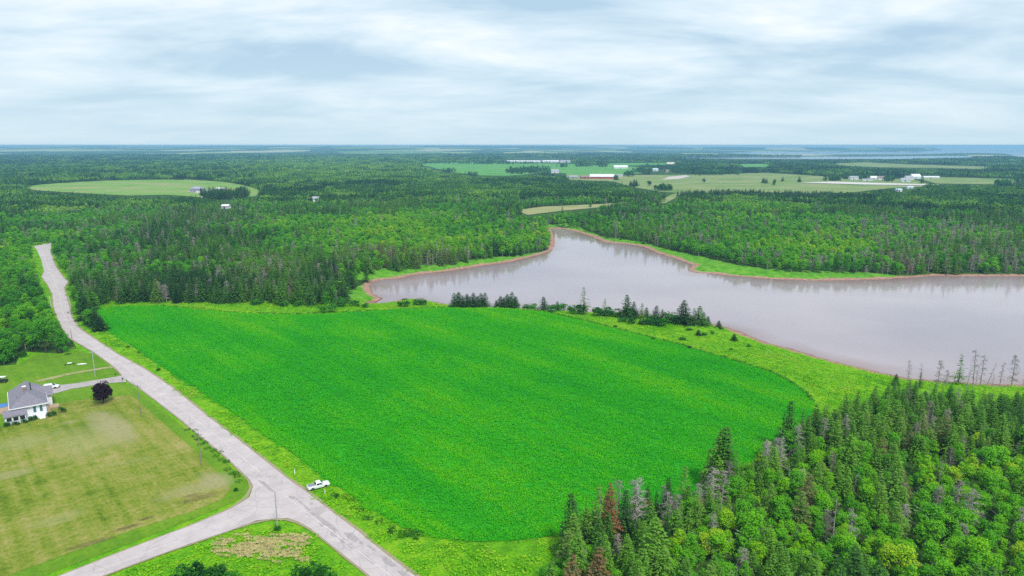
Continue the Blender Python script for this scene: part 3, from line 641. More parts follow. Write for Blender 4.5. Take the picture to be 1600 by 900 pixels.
# the row of spruces at the water's edge
g_ = 'spruces in the row at the water edge above the crop field'
for k in range(17):
    x = 711 + k * 5.9 + random.uniform(-1.5, 1.5)
    if 760 < x < 772: continue
    special('spruce', random.choice((0, 1, 4)), x, 481 + random.uniform(-1, 1), (458, 456, 462, 459, 464, 457, 461)[k % 7] + (4 if 760 < x < 790 else 0) + random.uniform(-1, 1), .12 + random.uniform(-.08, .1), 'small dark spruce in the dense row between crop field and river', g_, 1.25)
ORD = ['left end', 'second', 'third', 'fourth', 'fifth', 'sixth', 'seventh', 'eighth', 'ninth', 'tenth']
for x, b_, t, i, ti, wd, lb in [
    (804,482,463,0,.1,1.3,'small dark spruce standing alone just right of the dense riverside row'),
    (850,486,463,1,.15,1.3,'dark bushy spruce on the river bank, left of the tall thin one'),
    (871,487,470,0,.2,1.2,'small pointed spruce between two shrubs on the river bank'),
    (912,491,448,5,.72,1.0,'tallest thin brownish spruce on the river bank, sparse branches'),
    (945,493,466,5,.6,1.1,'sparse grey green spruce behind low shrubs on the river bank'),
    (980,497,460,1,.2,1.1,'tall dark spruce in the middle clump on the river bank'),
    (990,497,471,0,.1,1.2,'shorter dark spruce right of the tall one in the middle bank clump'),
    (1002,498,473,5,.3,1.2,'narrow spruce at the right side of the middle bank clump'),
    (1010,497,479,4,.2,1.0,'broad low spruce ending the middle bank clump'),
    (1024,504,477,1,.1,1.2,'dark full spruce behind the round shrubs of the bank'),
    (1034,504,482,0,.2,1.0,'slim spruce just right of a fuller one behind round shrubs'),
    (1067,507,468,4,.05,1.15,'tall dark spruce standing apart near the right end of the bank trees'),
    (1083,508,481,5,.4,1.3,'ragged spruce left of the tallest of the last bank clump'),
    (1091,509,477,1,.35,1.2,'tallest spruce of the last clump on the river bank'),
    (1099,509,487,0,.15,1.2,'middle sized dark spruce right of the last clump’s tallest'),
    (1106,509,493,4,.1,1.1,'short dark spruce at the right edge of the last bank clump'),
    (1123,514,500,4,.12,1.3,'small spruce alone at the point where the bank meets the water'),
    (1000,507,497,4,.1,1.2,'tiny cone shaped spruce in the grass below the bank trees'),
    (1091,525,514,4,.05,1.5,'small dark round topped spruce in the yellow green meadow'),
    (1147,533,521,4,.05,1.5,'lone small dark spruce nearest the water in the meadow'),
    (131,489,452,1,.1,1.1,'dark roadside spruce farthest from the field corner'),
    (137,500,462,4,.05,1.1,'dark roadside spruce leaning over the verge by the field'),
    (144,506,472,0,.15,1.1,'slender dark spruce third from the field corner'),
    (150,511,480,1,.1,1.1,'dark spruce next to the last one at the field corner'),
    (157,517,492,4,.02,1.35,'last small blue green spruce at the field corner by the road'),
    (893,862,771,1,.22,1.15,'tall pointed dark spruce at the field edge, leftmost of the big wood'),
    (936,852,757,5,.62,1.35,'brownish ragged spruce left of the red brown one'),
    (951,850,752,4,.98,.9,'red brown dying spruce in the wood edge'),
    (975,843,765,0,.15,1.1,'dark green spruce between the red brown tree and the pale dead tree'),
    (1011,800,757,4,.2,1.0,'slim dark spruce behind the small red tree'),
    (1043,812,745,1,.15,1.1,'dark spruce beside grey dead twigs at the field edge'),
    (1066,802,726,5,.5,1.3,'ragged olive spruce left of the open dead wood patch'),
    (1121,764,669,4,.42,1.15,'huge dark spruce rising over the crop field, left of its twin'),
    (1133,766,666,1,.30,1.25,'huge dark spruce rising over the crop field, right of its twin'),
    (1108,760,700,5,.7,1.5,'brown ragged spruce at the left foot of the two huge spruces'),
    (1228,706,626,1,.2,1.15,'tall narrow spruce over the right corner of the crop field'),
    (1250,700,637,5,.3,1.2,'thin spruce right of the tall one at the field corner'),
    (1270,692,631,0,.2,1.1,'dark spruce standing where field and meadow corner meet'),
    (1285,690,631,4,.55,1.0,'olive brown spruce beside the field and meadow corner'),
    (1399,602,583,4,.08,1.5,'small dark spruce where meadow, water and wood meet'),
    (1437,606,580,5,.2,1.4,'small spruce top against the water near the dead snags'),
    (1497,602,553,5,.4,1.35,'living spruce among the bare snags at the water'),
    (1012,840,790,0,.1,1.2,'small dark cone shaped spruce inside the lower wood, left one'),
    (1040,862,812,4,.08,1.1,'small dark cone shaped spruce inside the lower wood, right one'),
    (950,862,800,0,.3,1.2,'mid green spruce in front of the ragged brown ones'),
    (1180,850,790,3,.45,1.3,'olive spruce standing over the bright bushes of the lower wood')]:
    special('spruce', i, x, b_, t, ti, lb, None, wd)
for x, b_, t, i, ti, wd, ln_, lb in [
    (965,838,746,0,.4,1.0,(0,0),'grey dead spruce left of the biggest pale dead tree'),
    (992,838,744,1,.75,1.35,(0,0),'biggest pale grey dead tree with full twiggy crown'),
    (1040,830,765,1,.55,1.2,(0,0),'grey dead twiggy tree behind dark spruces at the field edge'),
    (1092,800,750,1,.6,1.3,(.12,0),'leaning pale dead tree left of the huge spruces'),
    (1112,795,728,1,.8,1.3,(0,0),'pale dead tree below the two huge dark spruces'),
    (1126,798,735,0,.8,1.0,(0,.15),'crooked white dead trunk below the two huge spruces'),
    (1195,745,688,1,.7,1.3,(0,0),'bushy pale dead tree left of the tall corner spruce'),
    (1217,740,680,1,.8,1.1,(0,0),'pale dead tree with drooping branches below the corner spruce'),
    (1243,720,662,1,.7,1.2,(0,0),'dead grey tree between corner spruces'),
    (1284,710,650,0,.6,1.0,(0,0),'thin dead tree at the wood edge right of the field corner'),
    (1318,705,645,0,.6,1.0,(0,0),'bare grey trunk in the dark part of the wood edge'),
    (1299,862,776,3,.6,1.0,(0,0),'tall bare pole of a dead tree in the middle of the wood'),
    (1325,868,790,2,.55,1.2,(0,0),'dead tree with side twigs right of the bare pole'),
    (1512,832,762,1,.6,1.4,(0,0),'grey brown dead tree with dense twigs at the right of the wood'),
    (1500,860,815,1,.5,1.4,(0,0),'low dead tree in front of the dense twiggy one'),
    (1592,842,790,0,.7,1.4,(0,0),'pale forked dead tree at the right border of the photograph'),
    (1478,820,775,3,.7,1.2,(0,.08),'pale bare trunk between green crowns'),
    (1417,606,561,2,.25,1.0,(0,0),'leftmost bare snag against the water'),
    (1436,606,566,3,.25,1.2,(0,0),'short snag second from the left against the water'),
    (1465,606,561,0,.25,1.0,(0,0),'twiggy grey snag left of the living spruce by the water'),
    (1477,606,576,1,.35,1.0,(0,0),'low pale twiggy snag just left of the living spruce'),
    (1509,607,571,3,.2,1.2,(0,.12),'leaning short snag just right of the living spruce'),
    (1520,607,543,2,.2,1.0,(0,.07),'tallest snag by the water, leaning slightly right'),
    (1524,606,575,3,.2,1.0,(0,0),'short bare snag beside the tallest one'),
    (1531,606,552,2,.2,1.1,(0,0),'second tallest snag by the water, upright'),
    (1540,606,564,3,.25,1.2,(0,.30),'strongly leaning bare snag by the water'),
    (1550,606,578,3,.3,1.2,(0,0),'small upright snag between leaning ones'),
    (1561,606,564,2,.2,1.0,(0,.05),'slim bare snag with short branches near the right border'),
    (1580,606,553,0,.15,1.1,(0,0),'dense twigged tall snag near the right border'),
    (1598,606,580,3,.3,1.2,(0,0),'small snag cut by the right border of the photograph')]:
    special('dead', i, x, b_, t, ti, lb, None, wd, ln_)
P_ = G(162, 629)
BRD.append((cards_mesh('purple_crown', broad_cards(6.5, 3.3, rs[39], 44, 110, .95, -.05), M_purple), trunk_mesh('broadleaf_trunk', 5, .2, M_bark))); HGT['broad'].append(6.5)
o = put_tree('broad', 5, P_, px_height(P_, 591), .5, 'round dark purple leaved tree standing alone beside the driveway', None, 1.0, mat=M_purple); TAKEN.append((P_.x, P_.y, 3)); used['broad'] += 1
o.name = 'purple_tree'
special('broad', 4, 1011, 806, 777, .4, 'small bright red brown leaved tree in the wood edge', None, .9, mat=M_red)
for x, b_, t, i, ti, wd, lb in [
    (72,552,487,0,.38,1.0,'big green garden tree left of the road by the driveway track'),
    (40,545,500,3,.42,1.0,'round green garden tree second from the road'),
    (12,558,505,1,.36,1.0,'green garden tree at the left border of the photograph'),
    (95,553,520,4,.34,1.2,'narrow green tree nearest the road bend'),
    (105,555,538,3,.45,1.3,'low spreading tree over the track by the road'),
    (1385,905,838,0,.93,1.0,'yellow green maple left of its larger twin at the lower right'),
    (1412,910,848,3,.95,1.2,'large yellow green maple at the bottom of the wood'),
    (1525,905,828,0,.72,1.25,'large bright green maple at the lower right'),
    (1570,725,695,3,.85,1.0,'yellow green round tree high on the right border'),
    (1520,748,727,1,.85,1.2,'yellow green treetop above the grey brown dead tree')]:
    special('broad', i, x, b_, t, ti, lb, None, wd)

# ------------------------------------------------------------------ where trees grow
MW, MH, OX, OY = 2400, 1300, 400, 0
mask = np.zeros((MH, MW), bool)
gx_, gy_ = np.meshgrid(np.arange(MW) - OX + .5, np.arange(MH) - OY + .5)
def fillm(poly):
    ys = [p[1] for p in poly]; y0 = max(0, int(min(ys)) - 1); y1 = min(MH, int(max(ys)) + 2)
    mask[y0:y1] |= pip(gx_[y0:y1], gy_[y0:y1], poly)
for p_ in [OPEN_A, WATER, MARSH_NW, MARSH_NE, SPIT, ROAD] + [c[1] for c in CLEARINGS] + BAYS: fillm(p_)
# small openings with roofs or yards in the woods, and yards of the farmsteads
for p_ in [[(340,318),(348,315),(362,316),(366,322),(350,327)], [(484,308),(497,306),(500,315),(486,315)], [(1398,292),(1428,290),(1428,300),(1400,302)], [(1410,317),(1426,315),(1432,320),(1416,322)],
           [(890,270),(962,268),(990,278),(885,282)], [(1325,274),(1375,274),(1400,279),(1445,272),(1475,274),(1480,284),(1320,286)], [(790,246),(895,247),(895,256),(790,255)], [(860,262),(876,262),(876,271),(860,271)],
           [(955,256),(985,256),(985,266),(955,266)], [(1040,250),(1056,250),(1058,262),(1040,262)], [(1018,262),(1075,266),(1075,278),(1012,278)]]: fillm(p_)
def openat(px, py):
    i = np.clip((np.asarray(px) + OX).astype(int), 0, MW - 1); j = np.clip((np.asarray(py) + OY).astype(int), 0, MH - 1); return mask[j, i]
_tab = np.random.default_rng(5).uniform(0, 1, (256, 256))
def vnoise(x, y, s):
    x = np.asarray(x) / s; y = np.asarray(y) / s; xi = np.floor(x).astype(int); yi = np.floor(y).astype(int); fx = x - xi; fy = y - yi
    fx = fx * fx * (3 - 2 * fx); fy = fy * fy * (3 - 2 * fy); g = lambda a, b: _tab[a % 256, b % 256]
    return (g(xi, yi) * (1 - fx) + g(xi + 1, yi) * fx) * (1 - fy) + (g(xi, yi + 1) * (1 - fx) + g(xi + 1, yi + 1) * fx) * fy
#        px, py, rx, ry, broad, dead, tint of broadleaf, tint of spruce
ZONES = [(620,362,120,36,2.6,-.3,.22,.1),(680,392,90,20,2.4,-.2,.25,.05),(850,378,60,24,1.8,0,.25,.05),(1180,335,120,14,2.4,-.3,.3,.1),(1290,372,140,24,2.0,-.1,.12,.1),(1255,398,110,20,2.6,-.2,.22,.05),
 (1330,390,60,14,1.5,0,.15,0),(1530,372,90,18,1.0,.1,.15,.1),(430,352,90,20,1.4,0,.15,.1),(170,345,80,16,1.0,0,.10,.1),(25,395,60,24,2.2,-.2,.12,0),(40,440,60,60,2.6,-.3,.05,0),(20,520,80,50,3.0,-.3,0,0),
 (520,262,200,16,2.2,-.2,.15,.1),(480,280,120,10,.8,-.1,.0,0),(110,270,150,12,1.0,-.1,.0,.05),(330,355,90,40,-1.8,.15,0,.05),(200,420,110,50,-.3,.25,0,.0),(300,455,260,24,-3.0,.03,0,-.10),(420,440,60,26,-.2,.4,0,.35),
 (740,300,90,12,-.6,.9,0,.2),(950,302,120,14,-.5,.35,0,.12),(1180,308,160,10,-.8,.35,0,.1),(1400,375,130,20,-.1,.55,0,.2),(1560,395,90,26,-.1,.5,0,.2),(1520,305,110,14,-.1,.7,0,.1),(1100,360,110,20,-.6,.1,0,.0),
 (1080,378,120,12,-.5,.3,0,.3),(1240,412,140,12,-.3,.4,0,.3),(1480,415,140,12,-.2,.5,0,.25),(80,310,60,14,-.2,.7,0,.1),(640,408,140,12,-.9,.4,0,.35),(1000,400,40,20,-.4,.3,0,.3),
 (1350,680,220,70,-.9,-.03,.1,.06),(1500,650,200,50,-.8,-.03,0,.04),(1010,830,110,60,-1.2,-.02,0,-.02),(1100,870,120,50,.8,-.05,.25,.12),(1420,880,220,50,3.8,-.1,.25,.1),(1540,760,90,60,2.2,0,.25,.12),(1250,800,120,60,.6,.0,.15,.12),(1180,730,60,30,-.2,.35,.2,.1),
 (880,885,60,40,1.0,.0,-.05,.1),(1330,830,80,40,1.0,0,.05,.15),(60,330,120,20,-.3,.1,0,0),(140,370,60,20,1.0,.1,.12,.1)]
def kinds_at(px, py, x, y):
    b = np.where(np.hypot(x, y) < 260, -.05, .15) + 3.4 * (vnoise(x, y, 45) - .5) + np.where(np.hypot(x, y) < 260, 0, 3.6) * (vnoise(x + 4000, y + 900, 120) - .5) + 1.6 * (vnoise(x + 900, y, 14) - .5); dd = .05 + .14 * np.clip(vnoise(x + 300, y + 77, 30) - .62, 0, 1) * 3
    tb = .46 + .36 * (vnoise(x - 500, y, 25) - .5); ts = np.where((x > 0) & (np.hypot(x, y) < 260), .42, .28) + .36 * (vnoise(x, y + 500, 35) - .5)
    for zx, zy, rx, ry, zb, zd, ztb, zts in ZONES:
        w_ = np.exp(-(((px - zx) / rx) ** 2 + ((py - zy) / ry) ** 2)); b = b + zb * w_; dd = dd + zd * w_ * .5; tb = tb + ztb * w_; ts = ts + zts * w_
    return b, np.clip(dd, 0.01, .55), tb, ts
AZ = R(43)
def scatter(r0, r1, sp_):
    n = int((r1 ** 2 - r0 ** 2) * AZ / sp_ ** 2); k = int((r1 - r0) / sp_) + 1
    xs = np.arange(-r1 * math.sin(AZ), r1 * math.sin(AZ), sp_); ys = np.arange(max(60, r0 * math.cos(AZ)), r1, sp_)
    x, y = np.meshgrid(xs, ys); y = y + 0.5 * sp_ * (np.arange(x.shape[1]) % 2)[None]; x = x.ravel(); y = y.ravel()
    x = x + rng.uniform(-.45, .45, x.shape) * sp_; y = y + rng.uniform(-.45, .45, x.shape) * sp_; r = np.hypot(x, y); a = np.abs(np.arctan2(x, y))
    k = (r >= r0) & (r < r1) & (a < AZ) & (y > 75); return x[k], y[k]
def accept(x, y, hgt, wid, dmin=4.0):
    d = sdf(x, y); z = height(x, y, d); ok = d > dmin
    for f in (0.0, .5, 1.0):
        px, py = project(x, y, z + hgt * f); ok &= ~openat(px, py)
        if f == .5:
            dep = y * cp + (EYE - z) * sp; wp = wid * (1 - .3) / dep * F
            ok &= ~openat(px - wp, py) & ~openat(px + wp, py)
    px, py = project(x, y, z); ok &= (py < 1180)
    return ok, z, px, py
parts_ = []
for r0, r1, s_ in ((75, 260, 3.15), (260, 560, 3.9), (560, 950, 4.8)):
    x, y = scatter(r0, r1, s_); n = len(x); px, py = project(x, y, 0)
    b, dd, tb, ts = kinds_at(px, py, x, y)
    isd = rng.uniform(0, 1, n) < dd; isb = (~isd) & (rng.uniform(0, 1, n) < 1 / (1 + np.exp(-2.2 * b)))
    kind = np.where(isd, 2, np.where(isb, 1, 0))
    h = np.where(kind == 0, rng.normal(11.2, 2.5, n), np.where(kind == 1, rng.normal(8.6, 1.9, n), rng.normal(10.2, 1.8, n)))
    near = (x > 0) & (np.hypot(x, y) < 260); WID = 1.0; h = np.where(near, h * .70, h * .88); h = np.clip(h, 4.5, 16)
    ok, z, px, py = accept(x, y, h, np.where(kind == 1, 2.6, 1.6))
    for tx, ty, tr in TAKEN: ok &= (np.hypot(x - tx, y - ty) > tr)
    tint = np.where(kind == 0, ts + rng.normal(0, .09, n) + (rng.uniform(0, 1, n) < .02) * .4, np.where(kind == 1, tb + rng.normal(0, .12, n), rng.uniform(.15, .85, n)))
    var = np.where(kind == 0, rng.choice([0, 1, 2, 3, 4, 5], n, p=[.22, .22, .16, .14, .18, .08]), np.where(kind == 1, rng.integers(0, 5, n), rng.choice([0, 1, 2, 3], n, p=[.35, .35, .2, .1])))
    parts_.append(np.stack([x, y, z - .15, h, kind, tint, var, px, py], 1)[ok])
T = np.concatenate(parts_); T[:, 5] = np.clip(T[:, 5], 0.0, 1.0)
order = np.argsort(np.hypot(np.hypot(T[:, 0], T[:, 1]), T[:, 2] - EYE)); T = T[order]
_, ptop = project(T[:, 0], T[:, 1], T[:, 2] + T[:, 3])
inview = (T[:, 7] > 2) & (T[:, 7] < 1598) & (ptop < 885)
def zone_name(px, py):
    if px > 780 and py > 560:
        if py > 850 and px < 1150: return 'lower wood at the bottom left'
        if py > 850: return 'lower wood at the bottom right'
        if py > 740 and px < 1150: return 'lower wood near the crop field'
        if py > 740 and px > 1400: return 'lower wood at the right border'
        if py > 740: return 'middle of the lower wood'
        if px > 1430: return 'lower wood at the right border, near the water'
        return 'lower wood between crop field corner and river'

    if px < 130 and py > 400: return 'wood left of the road'
    if px < 600 and py > 440: return 'wood edge behind the crop field'
    return 'wood across the river'
LIM = {0: 300 - used['spruce'] - 2, 1: 295 - used['broad'], 2: 120 - used['dead']}
KN = ['spruce', 'broad', 'dead']; cnt = {0: 0, 1: 0, 2: 0}; stay = np.ones(len(T), bool)
def tree_label(k, tint, zn, h):
    sz = 'tall ' if h > (9.6 if k == 0 else 8.2) else 'low ' if h < (7.0 if k == 0 else 6.2) else ''
    if k == 0: return sz + ('dark green spruce', 'mid green spruce', 'olive brown spruce')[0 if tint < .25 else 1 if tint < .55 else 2] + ' in the ' + zn
    if k == 1: return sz + ('deep green broadleaf tree', 'fresh green broadleaf tree', 'yellow green broadleaf tree')[0 if tint < .35 else 1 if tint < .62 else 2] + ' in the ' + zn
    return sz + 'grey bare dead tree in the ' + zn
for i in range(len(T)):
    k = int(T[i, 4])
    if cnt[k] >= LIM[k]: continue
    if not inview[i]: continue
    cnt[k] += 1; stay[i] = False; zn = zone_name(T[i, 7], T[i, 8]); lb = tree_label(k, T[i, 5], zn, T[i, 3])
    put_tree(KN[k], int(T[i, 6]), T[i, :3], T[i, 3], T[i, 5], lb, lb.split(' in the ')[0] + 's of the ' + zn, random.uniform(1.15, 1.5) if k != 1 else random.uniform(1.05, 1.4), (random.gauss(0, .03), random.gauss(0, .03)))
S = T[stay]

rows = []
for cx_, cy_, rx_, ry_, pbr in [(828,267,31,5,.5),(800,269,10,3,.5),(880,260,10,1.6,.3),(912,260,13,1.6,.3),(941,260,10,1.4,.4),(983,274,8,3,.5),(1003,268,14,3.5,.5),(1026,264,9,2,.5),(1075,267,36,4,.6),(1110,272,44,2.5,.6),(1060,262,60,3,.5),(991,291,8,1.5,0),
    (1195,286,5,1.4,.2),(1222,283.5,2.5,.8,0),(1248,284.5,4,.8,.1),(1209,289.5,2,.6,.8),(1100,285,2,.4,.5),(1300,282,13,1.6,.4),(1320,279,6,1.5,.4),(1350,279.5,10,1.4,.6),(1388,282,9,2.5,.5),(1442,286,3,1.0,.2),(344,307,30,4.5,.1),(378,306,12,4,.1),(1566,290,13,3,.7),(775,256,110,1.0,.5),(700,268,12,1.5,.2),(736,274,10,1.5,.1),
    (1015,291,3,.5,1),(962,281,5,1,.3),(1150,305,60,2.5,.1),(1230,307,45,2.5,.1),(1085,306,26,2.5,.1),(1290,308,40,2.5,.2),(1037,297,14,1.5,.9)]:
    n = int(max(4, rx_ * ry_ * 3.14 * .9)); q = rng.normal(0, .48, (n, 2)); px = cx_ + np.clip(q[:, 0], -1, 1) * rx_; py = cy_ + np.clip(q[:, 1], -1, 1) * ry_; x, y, z = ground(px, py); k = (rng.uniform(0, 1, n) < pbr).astype(float)
    if pbr < .25: n2 = rng.uniform(0, 1, n) < .12; k = np.where(n2 & (pbr > .05), 2, k)
    rows.append(np.stack([x, y, z, rng.uniform(4, 10, n) if cy_ > 300 and cx_ > 1000 else rng.uniform(6, 14, n), k, rng.uniform(.05, .3, n), rng.integers(0, 4, n), px, py], 1))
S = np.concatenate([S] + rows)
# ------------------------------------------------------------------ scattered copies of what nobody could count
def gn_scatter(name, P, idx, tint, scale, rz, sources, kind='stuff', tilt=None):
    """one object: its mesh holds only the points; geometry nodes place the source meshes on them"""
    me = bpy.data.meshes.new(name); n = len(P); me.vertices.add(n); me.vertices.foreach_set('co', np.asarray(P, np.float32).ravel())
    a = me.attributes.new('tint', 'FLOAT', 'POINT'); a.data.foreach_set('value', np.asarray(tint, np.float32))
    a = me.attributes.new('which', 'INT', 'POINT'); a.data.foreach_set('value', np.asarray(idx, np.int32))
    a = me.attributes.new('scl', 'FLOAT_VECTOR', 'POINT'); a.data.foreach_set('vector', np.asarray(scale, np.float32).ravel())
    ro = np.zeros((n, 3), np.float32); ro[:, 2] = rz
    if tilt is not None: ro[:, :2] = tilt
    a = me.attributes.new('rot', 'FLOAT_VECTOR', 'POINT'); a.data.foreach_set('vector', ro.ravel())
    o = link(name, me); o['kind'] = kind
    ng = bpy.data.node_groups.new(name + '_nodes', 'GeometryNodeTree')
    ng.interface.new_socket('Geometry', in_out='INPUT', socket_type='NodeSocketGeometry'); ng.interface.new_socket('Geometry', in_out='OUTPUT', socket_type='NodeSocketGeometry')
    n_ = ng.nodes; l_ = ng.links; gi = n_.new('NodeGroupInput'); go = n_.new('NodeGroupOutput')
    ip = n_.new('GeometryNodeInstanceOnPoints'); ip.inputs['Pick Instance'].default_value = True
    jn = n_.new('GeometryNodeJoinGeometry'); gts = []
    for srcs in sources:
        jj = n_.new('GeometryNodeJoinGeometry')
        for so in srcs:
            oi = n_.new('GeometryNodeObjectInfo'); oi.inputs['Object'].default_value = so; l_.new(oi.outputs['Geometry'], jj.inputs[0])
        gt = n_.new('GeometryNodeGeometryToInstance'); l_.new(jj.outputs[0], gt.inputs[0]); gts.append(gt)
    for gt in gts[::-1]: l_.new(gt.outputs[0], jn.inputs[0])
    def na(t, nm):
        q = n_.new('GeometryNodeInputNamedAttribute'); q.data_type = t; q.inputs['Name'].default_value = nm
        return [s for s in q.outputs if s.enabled and s.name == 'Attribute'][0]
    l_.new(gi.outputs[0], ip.inputs['Points']); l_.new(jn.outputs[0], ip.inputs['Instance']); l_.new(na('INT', 'which'), ip.inputs['Instance Index'])
    l_.new(na('FLOAT_VECTOR', 'rot'), ip.inputs['Rotation']); l_.new(na('FLOAT_VECTOR', 'scl'), ip.inputs['Scale']); l_.new(ip.outputs[0], go.inputs[0])
    md = o.modifiers.new('scatter', 'NODES'); md.node_group = ng
    return o
def srcobj(*mes): return [bpy.data.objects.new(m.name + '_source', m) for m in mes]
for k, nm, lst in ((0, 'spruce_wood', SPR), (1, 'broadleaf_wood', BRD), (2, 'dead_wood_stand', DED)):
    q = S[S[:, 4] == k]; hs = np.array(HGT[KN[k]])[q[:, 6].astype(int)]; s_ = q[:, 3] / hs; wd = rng.uniform(1.05, 1.45, len(q)) * (1 if k != 1 else 1.0)
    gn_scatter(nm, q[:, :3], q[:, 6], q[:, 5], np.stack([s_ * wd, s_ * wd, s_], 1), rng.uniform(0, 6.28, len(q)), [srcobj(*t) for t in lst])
print('TREES', len(T), 'stuff', len(S), cnt, used)
# groves for the far forest
def grove(kind, r_, n=16, w_=9.5, cut=1.0):
    cs = []
    for i in range(n):
        x, y = r_.uniform(-w_, w_, 2); k = kind if kind < 2 else (0 if r_.uniform() < .55 else 1)
        if k == 0: c = list(spruce_cards(r_.uniform(8, 12.5), r_.uniform(1.7, 2.3), r_, .48, .35, .3, 2.1)); off = r_.uniform(-.12, .12) - .12
        else: c = list(broad_cards(r_.uniform(7.5, 10.5), r_.uniform(2.4, 3.3), r_, 7, 15, 2.3, .3)); off = r_.uniform(-.1, .2) + .12
        c[0] = c[0] + np.array([x, y, 0]); c[5] = c[5] + off; cs.append((k, c))
    return cs
M_far = foliage('far_foliage', [(0.0, (0.016, 0.056, 0.022)), (0.3, (0.045, 0.145, 0.030)), (0.55, (0.11, 0.30, 0.034)), (0.8, (0.23, 0.46, 0.040)), (1.0, (0.38, 0.54, 0.07))], 0.2, k=.75)
GRV = []
for i in range(9):
    cs = grove((0, 0, 0, 1, 1, 1, 2, 2, 2)[i], rs[30 + i]); V = np.concatenate([cards(*c[:5]) for _, c in cs]); var = np.concatenate([c[5] for _, c in cs]); n = len(var)
    GRV.append(tri_mesh('grove', V, np.arange(4 * n).reshape(n, 4), var, M_far))
pp = []
for r0, r1, s_, sc_ in ((950, 1700, 11.5, 1.0), (1700, 3000, 19, 1.25), (3000, 5600, 38, (2.1, 1.25))):
    x, y = scatter(r0, r1, s_); n = len(x); px, py = project(x, y, 0); b, dd, tb, ts = kinds_at(px, py, x, y)
    sxy, sz = (sc_, sc_) if not isinstance(sc_, tuple) else sc_
    hh = np.full(n, 11.0 * sz); ok, z, px, py = accept(x, y, hh, 9.5 * sxy * .75, 8)
    pb = 1 / (1 + np.exp(-2.0 * b)); u = rng.uniform(0, 1, n); kk = np.where(u < pb * .8, 3, np.where(u > 1 - (1 - pb) * .8, 0, 6)) + rng.integers(0, 3, n)
    tint = np.where(kk < 3, ts - .02, np.where(kk < 6, tb + .02, .5 * (tb + ts))) + .22 * (vnoise(x, y, 120) - .5) + rng.normal(0, .05, n)
    s_z = sz * rng.uniform(.8, 1.15, n)
    pp.append(np.stack([x, y, z - .5, kk, tint, np.full(n, sxy), s_z], 1)[ok])
Q = np.concatenate(pp); print('GROVES', len(Q))
gn_scatter('distant_forest', Q[:, :3], Q[:, 3], np.clip(Q[:, 4], 0, 1), np.stack([Q[:, 5], Q[:, 5], Q[:, 6]], 1), rng.uniform(0, 6.28, len(Q)), [srcobj(m_) for m_ in GRV])

# crop plants and weeds
def tuft_mesh(name, w_, n, h0, h1, s0, s1, mat, r_, up=.4):
    P = np.stack([r_.uniform(-w_/2, w_/2, n), r_.uniform(-w_/2, w_/2, n), r_.uniform(h0, h1, n)], 1)
    nn = unit(r_.normal(0, 1, (n, 3)) * np.array([1, 1, .6]) + np.array([0, 0, up])); u = unit(np.cross(nn, r_.normal(0, 1, (n, 3)))); wv = np.cross(nn, u)
    s = r_.uniform(s0, s1, (n, 1)); var = .25 + .5 * (P[:, 2] - h0) / (h1 - h0) + r_.uniform(-.25, .25, n)
    return cards_mesh(name, (P - u * s * .5, u, wv, s, s * .8, var), mat)
rc = np.random.default_rng(3)
CROP = [tuft_mesh('crop_plants', 4.6, 680, .15, .36, .16, .32, M_crop, rc, 1.3) for _ in range(3)]
WEED = [tuft_mesh('weeds', 4.4, 150, .05, .8, .30, .65, M_weed, rc, .5) for _ in range(3)]
def fill_poly(wp, gap, avoid=(), inset=None):
    P = np.array(wp); x0, y0 = P.min(0); x1, y1 = P.max(0); x0 = max(x0, -420); x1 = min(x1, 420); y0 = max(y0, 85)
    gx, gy = np.meshgrid(np.arange(x0, x1, gap), np.arange(y0, y1, gap)); gx = gx.ravel() + rc.uniform(-.3, .3, gx.size) * gap; gy = gy.ravel() + rc.uniform(-.3, .3, gy.size) * gap
    k = pip(gx, gy, wp)
    if inset:
        for dx, dy in ((inset, 0), (-inset, 0), (0, inset), (0, -inset)): k &= pip(gx + dx, gy + dy, wp)
    for a in avoid:
        k &= ~pip(gx, gy, a)
        for q in (2.2,):
            for dx, dy in ((q, 0), (-q, 0), (0, q), (0, -q)): k &= ~pip(gx + dx, gy + dy, a)
    gx, gy = gx[k], gy[k]; px, py = project(gx, gy, 0); k = (px > -80) & (px < 1680) & (py < 960); return gx[k], gy[k]
wf = gpoly(FIELD)
x, y = fill_poly(wf, 3.6, inset=1.0); ex, ey = [], []
for i in range(len(wf)):
    a = np.array(wf[i]); c = np.array(wf[(i + 1) % len(wf)]); l = np.linalg.norm(c - a); t_ = (c - a) / l; nn_ = np.array([-t_[1], t_[0]])
    for k_ in np.arange(1.0, l, 2.3):
        for sg in (-1, 1):
            p = a + t_ * k_ + nn_ * sg * 2.1
            if pip(np.array([p[0]]), np.array([p[1]]), wf)[0]: ex.append(p[0] + rc.uniform(-.4, .4)); ey.append(p[1] + rc.uniform(-.4, .4))
x = np.concatenate([x, ex]); y = np.concatenate([y, ey]); z = height(x, y); n = len(x)
gn_scatter('crop_plants', np.stack([x, y, z + .22], 1), rc.integers(0, 3, n), np.full(n, .5), np.full((n, 3), 1.0), rc.uniform(0, 6.28, n), [srcobj(m_) for m_ in CROP])
x, y = fill_poly(gpoly(MEADOW), 4.3, avoid=[wf, gpoly(ROAD), gpoly(LAWN), gpoly(DRYLAWN), gpoly(DRIVE)]); d = sdf(x, y); k = d > 4.5; x, y, d = x[k], y[k], d[k]; z = height(x, y, d); n = len(x)
hsc = .22 + .75 * np.clip(vnoise(x, y, 9) - .45, 0, 1) + .2 * vnoise(x, y, 40)
gn_scatter('meadow_weeds', np.stack([x, y, z + .12], 1), rc.integers(0, 3, n), np.full(n, .5), np.stack([np.ones(n), np.ones(n), hsc], 1), rc.uniform(0, 6.28, n), [srcobj(m_) for m_ in WEED])
print('PATCHES', n)
